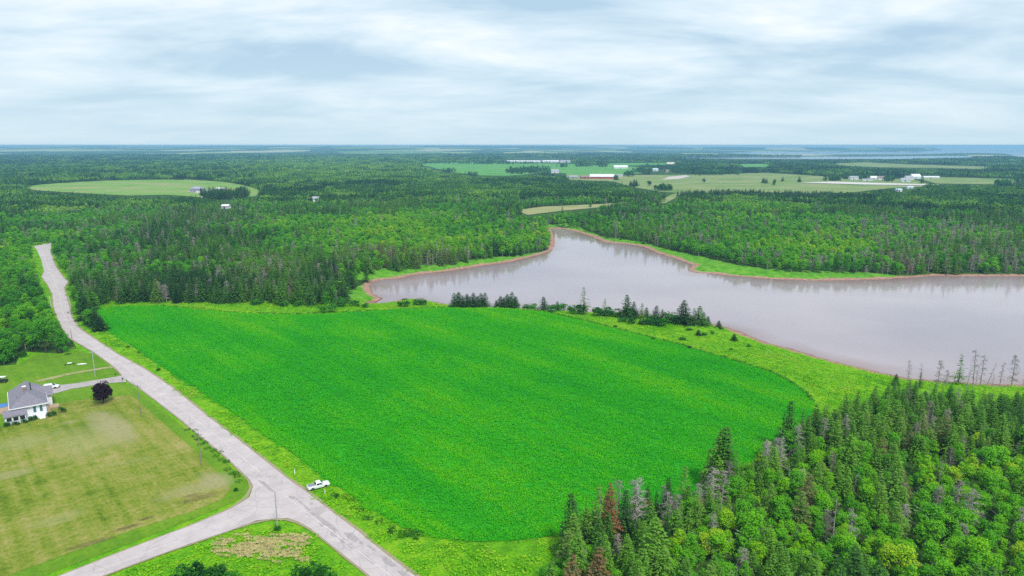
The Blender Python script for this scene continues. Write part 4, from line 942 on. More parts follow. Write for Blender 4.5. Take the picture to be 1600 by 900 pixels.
# taller dark growth along the field margin and the road ditch
MARG = [(800,484),(850,488),(900,499),(950,511),(1000,524),(1050,536),(1100,551),(1160,568),(1200,581),(1232,596),(1257,614),(1269,628)]; MARG2 = [(150,483),(250,478),(375,489),(450,492),(550,488),(625,484),(700,481)]; DITCH = [(296,672),(322,695),(350,722),(368,745),(378,752)]
ms = []
for ln_, stp, hh, jit in ((MARG, 1.1, .6, .35), (MARG2, 1.6, .5, .6), (DITCH, 2.4, .4, .7), ([(612,830),(640,838),(655,842)], 1.0, .8, 1.2), ([(525,775),(560,800),(600,822)], 2.6, .6, 1.2)):
    gp = gpoly(ln_)
    for a, c in zip(gp[:-1], gp[1:]):
        l = math.hypot(c[0] - a[0], c[1] - a[1])
        for k_ in np.arange(0, l, stp): ms.append((a[0] + (c[0] - a[0]) * k_ / l + rc.normal(0, jit), a[1] + (c[1] - a[1]) * k_ / l + rc.normal(0, jit), hh * rc.uniform(.6, 1.4)))
ms = np.array(ms); n = len(ms)
MARGIN_ = tuft_mesh('margin_weeds', 1.6, 40, .05, .9, .25, .5, foliage('margin_leaves', [(0.0, (0.02, 0.08, 0.012)), (0.6, (0.05, 0.19, 0.015)), (1.0, (0.14, 0.28, 0.02))], .2), rc, .5)
gn_scatter('margin_weeds', np.stack([ms[:, 0], ms[:, 1], height(ms[:, 0], ms[:, 1]) + .1], 1), np.zeros(n), rc.uniform(.1, .7, n), np.stack([np.ones(n), np.ones(n), ms[:, 2]], 1), rc.uniform(0, 6.28, n), [srcobj(MARGIN_)])

STRAW = tuft_mesh('straw', 2.6, 60, .05, .35, .25, .5, simple('dry_straw', (0.55, 0.47, 0.22), 0.9, var=.3, scale=1.5), rc, .6)
q = [(rc.uniform(0, 1), rc.normal(0, 1)) for _ in range(130)]
px = np.array([340 + 140 * a for a, b in q]); py = np.array([(868 - 22 * a if i % 3 == 0 else 851 - 6 * a if i % 3 == 1 else 862 + 8 * a) + 5.0 * b for i, (a, b) in enumerate(q)]); x, y, z = ground(px, py)
k = pip(px, py, [(300,862),(400,828),(470,826),(520,870),(480,885),(330,880)]); x, y, z = x[k], y[k], z[k]; n = len(x)
gn_scatter('dry_straw', np.stack([x, y, z + .3], 1), np.zeros(n), np.full(n, .5), np.stack([rc.uniform(.5, 1.4, n), rc.uniform(.12, .3, n), np.ones(n)], 1), rc.uniform(-.2, .3, n), [srcobj(STRAW)])
# ------------------------------------------------------------------ shrubs one can tell apart
def shrub(px, pb, hp, tint, label, wid=1.0, group=None, i=None):
    P = G(px, pb); h = px_height(P, pb - hp); o = link('shrub', BSH[random.randrange(3) if i is None else i]); o.location = P - Vector((0, 0, .15)); s = max(h, .5) / 2.0
    o.scale = (s * wid, s * wid, s); o.rotation_euler = (0, 0, random.uniform(0, 6.28)); o['tint'] = float(tint); return tag(o, label, 'shrub', group)
for a in [(512,488,14,.4,'green shrub standing in front of the wood at the field’s far edge',1.0),
    (631,479,10,.1,'dark round shrub on the grass point by the inlet',1.0),(655,477,8,.12,'low dark shrub right of the round one on the grass point',1.6),
    (571,480,6,.2,'small shrub beside the sandy inlet',1.2),(555,479,9,.3,'shrub in front of the last spruces by the inlet',1.2),(529,479,11,.25,'larger shrub left of the inlet at the wood foot',1.3),
    (445,478,8,.35,'low green shrub at the foot of the wood above the field',1.6),(465,478,8,.4,'light green shrub at the wood foot above the field',1.5),(400,477,7,.3,'low shrub at the wood foot above the left half of the field',1.4),
    (821,483,6,.15,'small shrub left of its paler neighbour on the bank',1.3),(832,484,8,.45,'pale green shrub on the bank right of the dense row',1.2),(862,488,11,.3,'green shrub below the left bank spruces',1.1),
    (880,485,9,.35,'light shrub on the bank left of the tallest thin spruce',1.2),(897,490,11,.15,'dark shrub left foot of the tallest thin spruce',1.0),(908,491,15,.1,'dense dark shrub at the foot of the tallest thin spruce',.8),
    (935,493,12,.12,'wide dark shrub on the bank right of the thin spruce',1.3),(948,494,11,.1,'dark shrub below the sparse grey spruce',1.2),(962,495,10,.12,'dark shrub just left of the middle bank clump',1.2),
    (985,505,7,.1,'small dark shrub in the grass below the middle clump',1.5),(972,503,6,.4,'pale small shrub in the meadow',1.2),(962,511,3,.2,'tiny shrub by the field edge under the bank clump',1.5),
    (1012,508,11,.08,'round dark shrub left of three in the bank group',1.0),(1022,508,12,.12,'round dark shrub in the middle of the bank group',1.0),(1034,510,13,.2,'round shrub nearest the field in the bank group',1.0),
    (1045,506,14,.12,'tall round shrub at the right of the bank group',1.0),(1055,504,11,.4,'pale green shrub right of the bank group',1.0),(983,496,13,.15,'shrub inside the middle spruce clump',1.0),
    (1072,505,11,.2,'shrub below the tall spruce standing apart',1.1),(1097,510,11,.1,'dark shrub at the foot of the last bank clump',1.1),
    (1077,517,6,.2,'low wide shrub in the meadow below the last clump',1.8),(1100,525,6,.2,'low shrub touching the small round topped spruce',1.6),(1112,522,6,.35,'single low shrub right of the small round topped spruce',1.4),
    (1021,531,5,.15,'flat dark shrub on the crop field’s upper edge',2.2),(1066,532,6,.25,'wide low shrub in the middle of the yellow meadow',2.0),(1077,546,8,.15,'dark shrub at the crop field edge under the meadow',1.0),
    (1169,542,6,.35,'small green shrub near the shore in the meadow',1.3),(1189,545,3,.2,'tiny dark shrub closest to the shore',1.4),(1142,547,4,.3,'low shrub in the meadow below the lone spruce',2.0),(1205,585,3,.2,'tiny shrub near the right meadow edge',1.4),
    (200,543,4,.15,'low dark shrub on the verge near the far field corner',1.8),(217,552,5,.5,'pale bush on the verge left of the field',1.6),(247,579,5,.12,'dark flat shrub between road and field',2.0),
    (527,778,9,.3,'grey green bush beside the pickup on the field edge',1.2),(612,834,5,.6,'reddish green bush on the lower verge',1.3),(637,838,6,.25,'dark bush on the lower verge at the field corner',1.3),(650,843,6,.25,'dark low bush beside the one at the field corner',1.4),
    (369,768,8,.12,'single dark bush in the ditch at the road junction',1.0),(434,830,9,.15,'bush around the foot of the junction pole',1.4),
    (36,558,11,.1,'dark round bush at the back of the garden',1.0),(12,569,26,.5,'tall pale bush at the left border of the garden',.8),
    (310,912,40,.06,'large dark bush at the bottom border, left one',1.1),(338,912,38,.12,'dark bush at the bottom border, second from left',1.0),(282,912,28,.3,'green bush at the bottom border, far left one',1.2),(365,912,22,.35,'low light bush at the bottom border in the middle',1.3),
    (476,914,32,.10,'dark bush at the bottom border, left of the right pair',1.1),(500,914,36,.2,'large bush at the bottom border nearest the main road',1.1),(520,914,22,.4,'small light bush at the bottom border by the road',1.0)]:
    shrub(a[0], a[1], a[2] * (1.3 if a[1] < 512 else 1), a[3] * .7, a[4], a[5] * (1.5 if a[1] < 512 else 1))
# ------------------------------------------------------------------ small materials
M_white = simple('white_siding', (0.78, 0.78, 0.80), 0.7, var=0.05); M_trim = simple('white_trim', (0.82, 0.82, 0.84), 0.5, var=0.03)
M_shingle = simple('grey_shingles', (0.215, 0.195, 0.235), 0.9, var=0.22, scale=2.2, bump=0.3)
M_glass = simple('dark_glass', (0.02, 0.024, 0.035), 0.1, var=0.1); M_teal = simple('teal_shutter', (0.05, 0.14, 0.17), 0.5)
M_brick = simple('chimney_brick', (0.30, 0.20, 0.17), 0.9); M_black = simple('black_metal', (0.02, 0.02, 0.022), 0.5)
M_deck = simple('deck_wood', (0.42, 0.30, 0.19), 0.8, var=0.25, scale=4); M_paint = simple('white_car_paint', (0.80, 0.81, 0.84), 0.25, var=0.02)
M_tyre = simple('tyre_rubber', (0.018, 0.018, 0.019), 0.9); M_rim = simple('alloy_rim', (0.35, 0.35, 0.37), 0.35, 0.8); M_bed = simple('grey_tonneau_cover', (0.22, 0.21, 0.25), 0.7)
M_tail = simple('red_lamp', (0.45, 0.02, 0.02), 0.3); M_head = simple('clear_lamp', (0.7, 0.72, 0.75), 0.15); M_chrome = simple('chrome', (0.5, 0.5, 0.52), 0.25, 0.9)
M_pole = simple('weathered_pole', (0.26, 0.22, 0.17), 0.9, var=0.25, scale=5); M_gpole = simple('grey_steel_pole', (0.42, 0.42, 0.42), 0.6)
M_blue = simple('blue_plastic', (0.05, 0.20, 0.50), 0.4); M_wood = simple('grey_wood', (0.35, 0.30, 0.24), 0.9)
M_redw = simple('red_barn_boards', (0.42, 0.045, 0.045), 0.8, var=0.15); M_wroof = simple('white_metal_roof', (0.78, 0.78, 0.80), 0.45, var=0.04, scale=.3); M_groof = simple('grey_metal_roof', (0.36, 0.36, 0.40), 0.6, scale=.3)
M_broof = simple('brown_roof', (0.26, 0.19, 0.17), 0.8, scale=.3); M_cream = simple('cream_wall', (0.62, 0.58, 0.45), 0.8, scale=.3); M_pwall = simple('violet_grey_wall', (0.34, 0.32, 0.42), 0.8, scale=.3); M_lblue = simple('light_blue_roof', (0.50, 0.62, 0.70), 0.5, scale=.3)

def window(root, x, y, z, w_, h, ax, M=M_glass):      # ax: 'y-' faces -y, 'y+', 'x+', 'x-'
    f = MB(); p = MB(); t = .05
    if ax[0] == 'y':
        s = -1 if ax == 'y-' else 1; f.box(x, x + w_, *sorted((y, y + s * .07)), z, z + h); p.box(x + .12, x + w_ - .12, *sorted((y + s * .071, y + s * .09)), z + .12, z + h - .12)
    else:
        s = -1 if ax == 'x-' else 1; f.box(*sorted((x, x + s * .07)), y, y + w_, z, z + h); p.box(*sorted((x + s * .071, x + s * .09)), y + .12, y + w_ - .12, z + .12, z + h - .12)
    o = f.build('window', M_trim, root); p.build('pane', M, o); return o

# ------------------------------------------------------------------ the white bungalow
Pc = G(21, 659); HA = R(37)
hs_ = empty('house', Pc, HA, 'white bungalow with grey hipped roof and front porch at the left border', 'house')
W_, D_, E_, Z_ = 8.4, 17.0, 4.1, 6.8
b = MB(); b.box(0, W_, 0, D_, -1.0, E_); b.build('wall', M_white, hs_)
b = MB(); b.box(W_ + .002, W_ + 1.9, 8.2, 14.2, -1, 3.9); b.build('garage_wall', M_white, hs_)
def slab(b, q, th=.18):
    n = len(q); b.add([(x, y, z) for x, y, z in q] + [(x, y, z - th) for x, y, z in q], [tuple(range(n)), tuple(range(2*n-1, n-1, -1))] + [(i, n + i, n + (i+1) % n, (i+1) % n) for i in range(n)])
b = MB(); o_ = .55; c_ = W_ / 2
slab(b, [(-o_, -o_, E_), (W_ + o_, -o_, E_), (c_, 5.0, Z_)]); slab(b, [(W_ + o_, -o_, E_ + .004), (W_ + o_, D_ + o_, E_ + .004), (c_, D_ + o_, Z_ + .004), (c_, 5.0, Z_ + .004)])
slab(b, [(-o_, D_ + o_, E_ + .004), (-o_, -o_, E_ + .004), (c_, 5.0, Z_ + .004), (c_, D_ + o_, Z_ + .004)]); rf = b.build('roof', M_shingle, hs_)
b = MB(); slab(b, [(c_ + 1, 7.7, 3.95), (W_ + 2.4, 7.7, 3.75), (W_ + 2.4, 11.2, 5.7), (c_ + 1, 11.2, 6.35)]); slab(b, [(W_ + 2.4, 14.7, 3.752), (c_ + 1, 14.7, 3.952), (c_ + 1, 11.2, 6.352), (W_ + 2.4, 11.2, 5.702)])
b.build('garage_roof', M_shingle, hs_)
b = MB(); b.add([(W_+1.9,8.2,3.9),(W_+1.9,14.2,3.9),(W_+1.9,11.2,5.5)], [(0,1,2)]); b.build('gable_end', M_white, hs_)
b = MB(); b.add([(0,D_,E_),(W_,D_,E_),(c_,D_,Z_-.2)], [(0,1,2)]); b.build('gable_end', M_white, hs_)
b = MB(); b.box(c_-.9, c_-.1, 7.0, 7.9, 5.8, 7.9); b.build('chimney', M_brick, rf); b = MB(); b.box(c_-1.0, c_, 6.9, 8.0, 7.9, 8.05); b.build('chimney_cap', M_trim, rf)
b = MB(); b.tube((c_+1.1,8.4,5.6),(c_+1.1,8.4,8.6),.14,.14,8); b.build('stove_pipe', M_black, rf)
b = MB(); b.tube((c_-2.6,5.5,5.2),(c_-2.6,5.5,6.0),.12,.12,8); b.build('roof_vent', M_bed, rf)
for x0,x1,y0,y1,z in ((-o_-.08,W_+o_+.08,-o_-.12,-o_,E_),): b = MB(); b.box(x0,x1,y0,y1,z-.28,z+.02); b.build('gutter', M_trim, hs_)
b = MB(); b.box(-o_-.12,-o_,-o_,D_+o_,E_-.28,E_+.02); b.build('gutter', M_trim, hs_); b = MB(); b.box(W_+o_,W_+o_+.12,14.8,D_+o_,E_-.28,E_+.02); b.build('gutter', M_trim, hs_); b = MB(); b.box(W_+o_,W_+o_+.12,-o_,7.6,E_-.28,E_+.02); b.build('gutter', M_trim, hs_)
for x in (5.0, 6.6): window(hs_, x, -.001, 1.55, .95, 2.1, 'y-', M_teal)
window(hs_, W_ + .001, 2.0, 1.6, 1.4, 1.4, 'x+'); window(hs_, -.001, 5.0, 1.6, 1.4, 1.4, 'x-'); window(hs_, -.001, 10.0, 1.6, 1.4, 1.4, 'x-'); window(hs_, W_ + 1.9, 10.0, 1.0, 2.4, 1.6, 'x+')
b = MB(); b.box(8.5, 9.3, -.07, -.001, .9, 3.0); dd_ = b.build('door', M_deck, hs_); b = MB(); b.box(8.55, 8.62, -.12, -.071, 1.9, 2.0); b.build('handle', M_chrome, dd_)
# sun room with its low roof
b = MB(); b.box(-1.9, 3.2, -2.6, -.01, -1, 2.6); b.build('sunroom_wall', M_white, hs_)
b = MB(); slab(b, [(-2.2, -2.95, 2.62), (3.5, -2.95, 2.62), (3.5, -.02, 3.75), (-2.2, -.02, 3.75)], .12); b.build('sunroom_roof', M_shingle, hs_)
for x in (-1.6, .0, 1.6): window(hs_, x, -2.6, 1.0, 1.45, 1.35, 'y-')
window(hs_, -1.901, -2.3, 1.0, 1.8, 1.35, 'x-')
# porch
b = MB(); b.box(3.21, W_, -1.9, -.02, -.8, .85); b.build('porch_deck', M_trim, hs_)
b = MB(); b.box(3.3, 6.3, -1.9, -1.82, 1.72, 1.82); b.box(7.9, W_, -1.9, -1.82, 1.72, 1.82)
for x in np.arange(3.35, W_, .3):
    if not 6.3 < x < 7.9: b.box(x, x + .06, -1.88, -1.84, .85, 1.72)
b.build('railing', M_trim, hs_)
for i in range(4): b = MB(); b.box(6.35, 7.85, -2.2 - .32 * i, -1.902 - .32 * i, -.8, .68 - .2 * i); b.build('step', M_trim, hs_)
b = MB(); b.box(W_ + .01, W_ + 3.4, 4.4, 7.6, -.6, .7); b.build('side_deck', M_deck, hs_)
b = MB(); b.box(-5.4, -.01, 8.5, 14.5, -.6, .6); b.build('back_deck', M_deck, hs_)
hw_ = lambda x, y: (lambda v: (v.x, v.y))(Matrix.Translation(Pc) @ Matrix.Rotation(HA, 4, 'Z') @ Vector((x, y, 0)))
for (x, y, r, h, lb) in [(-1.6,-3.6,1.3,1.5,'dark hedge bush under the sun room windows, leftmost'),(.6,-3.6,1.4,1.3,'dark hedge bush under the sun room windows, right'),(4.2,-2.9,1.2,1.9,'taller dark hedge bush left of the porch steps'),(5.3,-2.8,1.1,2.0,'dark hedge bush just left of the porch steps'),
    (2.6,-3.4,1.1,1.5,'dark hedge bush between sun room and porch'),(8.6,-2.7,1.0,1.7,'dark hedge bush just right of the porch steps'),(9.9,-2.6,1.1,1.8,'dark hedge bush at the right porch corner'),(12.2,-1.0,1.5,2.2,'round dark bush beside the right corner of the house')]:
    X_, Y_ = hw_(x, y); o = link('hedge_bush', BSH[random.randrange(3)]); o.location = (X_, Y_, hz(X_, Y_)); o.scale = (r / 1.3, r / 1.3, h / 2); o['tint'] = .06; tag(o, lb, 'bush')

# ------------------------------------------------------------------ vehicles
def wheel(root, x, y, r=.40, w_=.27):
    b = MB(); n = 18; b.tube((x, y - w_/2, r), (x, y + w_/2, r), r, r, n); t = b.build('wheel', M_tyre, root)
    s = 1 if y > 0 else -1; b = MB(); b.tube((x, y + s * (w_/2 - .01), r), (x, y + s * (w_/2 + .015), r), r * .62, r * .55, 12); b.build('rim', M_rim, t)
def body_shell(sections, hw0, name, mat, root):
    """sections: (x, z_bottom, z_top, half width bottom, half width top)"""
    b = MB(); V = []
    for x, z0, z1, w0, w1 in sections: V += [(x, -w0, z0), (x, w0, z0), (x, w0 * 1.02, z0 + (z1 - z0) * .6), (x, w1, z1), (x, -w1, z1), (x, -w0 * 1.02, z0 + (z1 - z0) * .6)]
    n = len(sections); F_ = [(5, 4, 3, 2, 1, 0), tuple(6 * (n - 1) + k for k in range(6))]
    for i in range(n - 1):
        for k in range(6): a = 6 * i + k; c = 6 * i + (k + 1) % 6; F_.append((a, c, c + 6, a + 6))
    b.add(V, F_); o = b.build(name, mat, root); md = o.modifiers.new('bevel', 'BEVEL'); md.width = .05; md.segments = 2; return o
def vehicle(name, P, rz, label, cat, pickup=True):
    v = empty(name, P, rz, label, cat); L_ = 5.9 if pickup else 4.7; hb = L_ / 2
    if pickup:
        body_shell([(-hb,.62,1.22,.90,.88),(-hb+.15,.45,1.25,.97,.93),(-.75,.42,1.25,.98,.94),(-.74,.42,1.22,.98,.95),(1.15,.42,1.22,.98,.95),(1.2,.42,1.20,.98,.90),(hb-.35,.45,1.12,.97,.84),(hb,.55,1.0,.88,.76)], 0, 'body', M_paint, v)
        body_shell([(-.86,1.22,1.26,.90,.88),(-.62,1.22,1.90,.88,.70),(.55,1.22,1.93,.88,.70),(1.35,1.18,1.24,.88,.80)], 0, 'cab', M_paint, v)
        b = MB(); b.box(-hb+.16,-.92,-.78,.78,1.25,1.29); b.build('bed_cover', M_bed, v)
        b = MB(); b.add([(-.905,-.72,1.33),(-.905,.72,1.33),(-.70,.62,1.84),(-.70,-.62,1.84)],[(0,3,2,1)]); b.build('rear_window', M_glass, v)
        b = MB(); b.add([(1.33,-.76,1.27),(1.33,.76,1.27),(.64,.63,1.90),(.64,-.63,1.90)],[(0,1,2,3)]); b.build('windscreen', M_glass, v)
        for s in (-1, 1):
            for x0, x1, x2, x3 in ((-.66,.15,.15,-.52),(.22,1.12,.52,.22)):
                b = MB(); q = [(x0, s*.955, 1.27),(x1, s*.955, 1.27),(x2, s*.915, 1.74),(x3, s*.915, 1.74)]; b.add(q, [(0,1,2,3) if s < 0 else (3,2,1,0)]); b.build('side_window', M_glass, v)
        xs_ = (-1.75, 1.85); lz = .98
    else:
        body_shell([(-hb,.5,1.0,.84,.82),(-hb+.12,.36,1.1,.91,.86),(1.0,.34,1.05,.92,.86),(hb-.4,.36,.95,.91,.80),(hb,.45,.78,.80,.70)], 0, 'body', M_paint, v)
        body_shell([(-hb+.08,1.05,1.10,.82,.80),(-hb+.5,1.05,1.62,.82,.62),(.3,1.03,1.66,.82,.64),(1.2,1.0,1.06,.82,.74)], 0, 'cab', M_paint, v)
        b = MB(); b.add([(1.17,-.72,1.1),(1.17,.72,1.1),(.42,.60,1.62),(.42,-.60,1.62)],[(0,1,2,3)]); b.build('windscreen', M_glass, v)
        for s in (-1, 1):
            for x0, x1, x2, x3 in ((-1.95,-.8,-.8,-1.7),(-.72,.1,.1,-.72),(.17,.95,.35,.17)):
                b = MB(); b.add([(x0, s*.86, 1.12),(x1, s*.86, 1.12),(x2, s*.86, 1.44),(x3, s*.86, 1.44)], [(0,1,2,3) if s < 0 else (3,2,1,0)]); b.build('side_window', M_glass, v)
        xs_ = (-1.4, 1.4); lz = .8
    for x in xs_:
        for s in (-1, 1):
            wheel(v, x, s * .84, .40 if pickup else .35); b = MB(); r = .50 if pickup else .43; n = 10
            b.add([(x, s*.995, .42)] + [(x + r*math.cos(t), s*.995, .36 + r*math.sin(t)) for t in [math.pi*i/n for i in range(n+1)]], [(0, i+1, i+2) if s > 0 else (0, i+2, i+1) for i in range(n)]); b.build('wheel_arch', M_black, v)
    b = MB(); b.box(-hb-.12,-hb+.05,-.85,.85,.45,.66); b.build('bumper', M_chrome, v); b = MB(); b.box(hb-.08,hb+.08,-.85,.85,.42,.62); b.build('bumper', M_black, v)
    for s in (-1, 1):
        b = MB(); b.box(-hb-.03,-hb+.12,*sorted((s*.74,s*.93)),lz-.22,lz+.12); b.build('tail_light', M_tail, v); b = MB(); b.box(hb-.12,hb+.03,*sorted((s*.55,s*.82)),lz-.22,lz-.02); b.build('headlight', M_head, v)
        b = MB(); b.box(.95,1.12,*sorted((s*.93,s*1.12)),1.2,1.38); b.build('mirror', M_paint, v)
    return v
a_ = G(489, 766); c2 = G(512, 760); mid = (a_ + c2) / 2 ; mid.z += .20
vehicle('pickup_truck', G(497.5, 762.5) + Vector((0,0,.08)), math.atan2(c2.y - a_.y, c2.x - a_.x), 'white crew cab pickup parked on the grass between road and crop field', 'pickup').scale = (.86, .86, .86)
a_ = G(70, 609); c2 = G(88, 607)
vehicle('parked_car', G(80, 607.5) + Vector((0, 0, .12)), math.atan2(c2.y - a_.y, c2.x - a_.x) , 'white car parked behind the bungalow at the end of the driveway', 'car', False)

# ------------------------------------------------------------------ poles, mailboxes, rails and garden things
def pole(px, pb, pt, label, mat, arm=True, r=.15):
    P = G(px, pb); h = px_height(P, pt); o = empty('utility_pole', P, R(40), label, 'pole', None)
    b = MB(); b.tube((0,0,-.5),(0,0,h),r,r*.65,10); b.build('pole', mat, o)
    if arm:
        b = MB(); b.box(-.9,.9,-.06,.06,h-.75,h-.62); ar = b.build('crossarm', mat, o)
        for x in (-.8, 0, .8): b = MB(); b.tube((x,0,h-.62),(x,0,h-.42),.06,.03,6); b.build('insulator', M_head, ar)
for a in [(149,589,547,'grey utility pole between grass track and driveway',M_gpole,True),(112,529,515,'short brown pole at the road bend above the track',M_pole,False),(220,648,601,'thin brown utility pole right of the purple tree',M_pole,True),
          (315,730,676,'thin brown utility pole beside the road ditch',M_pole,True),(434,827,768,'grey steel pole standing in the grass triangle of the junction',M_gpole,False),(54,432,420,'pale pole by the road near its far end',M_gpole,False),
          (60,382,362,'far utility pole where the road disappears into the wood',M_gpole,True),(47,392,380,'pale pole at the left side of the far road end',M_gpole,False)]: pole(*a)
def mailbox(px, py, label, mat):
    P = G(px, py); o = empty('mailbox', P, R(45), label, 'mailbox'); b = MB(); b.box(-.06,.06,-.06,.06,-.2,1.05); b.build('post', M_wood, o)
    b = MB(); pr = [(-.2,0),(.2,0),(.2,.22)] + [(.2*math.cos(t), .22+.2*math.sin(t)) for t in (R(45),R(90),R(135))] + [(-.2,.22)]; b.prism([(x, z + 1.06) for x, z in pr], -.32, .32); b.build('box', mat, o)
mailbox(181,590,'dark mailbox on a post, left of the driveway mouth',M_black); mailbox(192,597,'dark mailbox on a post, right of the driveway mouth',M_black)
def post(px, py, h, label):
    P = G(px, py); o = empty('marker_post', P, 0, label, 'post'); b = MB(); b.tube((0,0,-.3),(0,0,h),.10,.10,8); b.build('post', M_trim, o); b = MB(); b.tube((0,0,h),(0,0,h+.08),.11,.02,8); b.build('cap', M_trim, o)
post(461,745,1.9,'white marker post in yellow weeds left of the pickup'); post(508,773,1.2,'short white marker post in pale weeds in front of the pickup')
for px, pb, hp, lb in [(449,731,9,'golden yellow weed clump at the field edge left of the pickup'),(462,745,6,'golden yellow weed clump round the white marker post'),(509,771,7,'golden yellow weed clump just below the pickup')]:
    P = G(px, pb); o = link('weed_clump', BSH[1]); o.location = P; s = px_height(P, pb - hp) / 2; o.scale = (s*.9, s*.9, s); o['tint'] = 1.0; tag(o, lb, 'weeds')
def rail(p0, p1, label):
    a, c = G(*p0), G(*p1); o = empty('guard_rail', a, math.atan2(c.y-a.y, c.x-a.x), label, 'guard rail'); l = (c - a).length
    for i in range(int(l / 2.5) + 1): b = MB(); b.box(i*2.5-.08, i*2.5+.08, -.08, .08, -.3, .85); b.build('post', M_wood, o)
    b = MB(); b.box(0, l, -.16, -.081, .5, .85); b.build('rail', M_trim, o)
rail((80,482),(77,465),'white guard rail on the left side of the road before the bend'); rail((110,479),(106,464),'white guard rail on the right side of the road before the bend')
P = G(109,570); t = empty('garden_table', P, R(20), 'small round garden table with dark stools on the upper lawn', 'table'); b = MB(); b.tube((0,0,.68),(0,0,.74),.75,.75,16); b.build('tabletop', M_trim, t); b = MB(); b.tube((0,0,0),(0,0,.68),.08,.08,8); b.build('leg', M_black, t)
for k in range(3):
    x, y = P.x + 1.5*math.cos(k*2.1), P.y + 1.5*math.sin(k*2.1); s = empty('stool', (x, y, hz(x,y)+.2), k, ('dark stool left of the garden table','dark stool behind the garden table','dark stool right of the garden table')[k], 'stool', None)
    b = MB(); b.tube((0,0,.42),(0,0,.5),.3,.3,12); b.build('seat', M_black, s)
    for q in range(3): b = MB(); b.tube((.22*math.cos(q*2.1),.22*math.sin(q*2.1),0),(.15*math.cos(q*2.1),.15*math.sin(q*2.1),.42),.04,.04,6); b.build('leg', M_black, s)
P = G(128,570); b = MB(); sec = []
for i in range(11):
    f = i / 10; w_ = .45 * math.sin(math.pi * min(max(f, .02), .98)) ** .6; x = -2.4 + 4.8 * f; sec.append([(x, w_*math.cos(t), .05 + .48*math.sin(t)*(w_/.45) ** .7) for t in [math.pi*k/8 for k in range(9)]])
b.add([p for s in sec for p in s], [(i*9+k, (i+1)*9+k, (i+1)*9+k+1, i*9+k+1) for i in range(10) for k in range(8)]); o = b.build('canoe', M_trim, None, True); o.location = P + Vector((0,0,.2)); o.rotation_euler = (0,0,R(15)); o.scale = (.7, .7, .7); tag(o, 'white canoe lying upside down on the upper lawn near the road', 'canoe')
P = G(3,637); t = empty('paddling_pool', P + Vector((0,0,.2)), 0, 'round blue pool in the grass cut by the left border, beside the house', 'pool'); b = MB(); b.tube((0,0,0),(0,0,.55),1.9,1.95,20,cap=False); b.build('wall', M_blue, t); b = MB(); b.tube((0,0,0),(0,0,.45),1.88,1.9,20); b.build('cover', M_blue, t)
P = G(5,598); t = empty('garden_cart', P + Vector((0,0,.2)), R(10), 'dark garden cart with white roof at the left border above the house', 'cart')
b = MB(); b.box(-1.3,1.3,-.7,.7,.4,1.0); b.build('body', M_black, t); b = MB(); b.box(-1.0,.9,-.75,.75,1.9,1.98); b.build('roof', M_trim, t)
for x in (-.95,.85):
    for y in (-.68,.68): b = MB(); b.tube((x,y,1),(x,y,1.9),.04,.04,6); b.build('pillar', M_black, t); wheel(t, x, y*1.05, .32, .2)

# ------------------------------------------------------------------ farm buildings
def farm(px, py, wpx, dep, eave, rise, rz, Mw, Mr, label, cat='barn', win=0, hip=False, wm=None):
    P = G(px, py); k = (py - 229) * .979 / 80; w_ = wm or wpx / k; o = empty(cat.replace(' ', '_'), (P.x, P.y + dep / 2, P.z + .4), R(rz), label, cat); x = w_ / 2; y = dep / 2
    b = MB(); b.box(-x, x, -y, y, -2, eave)
    if not hip: b.add([(-x,-y,eave),(-x,y,eave),(-x,0,eave+rise)], [(0,2,1)]); b.add([(x,-y,eave),(x,y,eave),(x,0,eave+rise)], [(0,1,2)])
    b.build('wall', Mw, o); q = .6; b = MB(); hx = y * .9 if hip else -q
    slab(b, [(-x-q,-y-q,eave-.1),(x+q,-y-q,eave-.1),(x-hx,0,eave+rise),(-x+hx,0,eave+rise)], .25); slab(b, [(x+q,y+q,eave-.096),(-x-q,y+q,eave-.096),(-x+hx,0,eave+rise+.004),(x-hx,0,eave+rise+.004)], .25)
    if hip: slab(b, [(-x-q,y+q,eave-.09),(-x-q,-y-q,eave-.09),(-x+hx,0,eave+rise+.01)], .25); slab(b, [(x+q,-y-q,eave-.09),(x+q,y+q,eave-.09),(x-hx,0,eave+rise+.01)], .25)
    b.build('roof', Mr, o)
    b = MB(); b.box(-x*.15-1, -x*.15+1, -y-.12, -y, -1, min(eave*.8, 3)); b.build('door', M_black, o)
    for i in range(win):
        xx = -x + w_ * (i + .5) / win; window(o, xx - .7, -y, eave * .45, 1.4, 1.4, 'y-')
        if eave > 5: window(o, xx - .7, -y, eave * .12, 1.4, 1.5, 'y-')
    return o
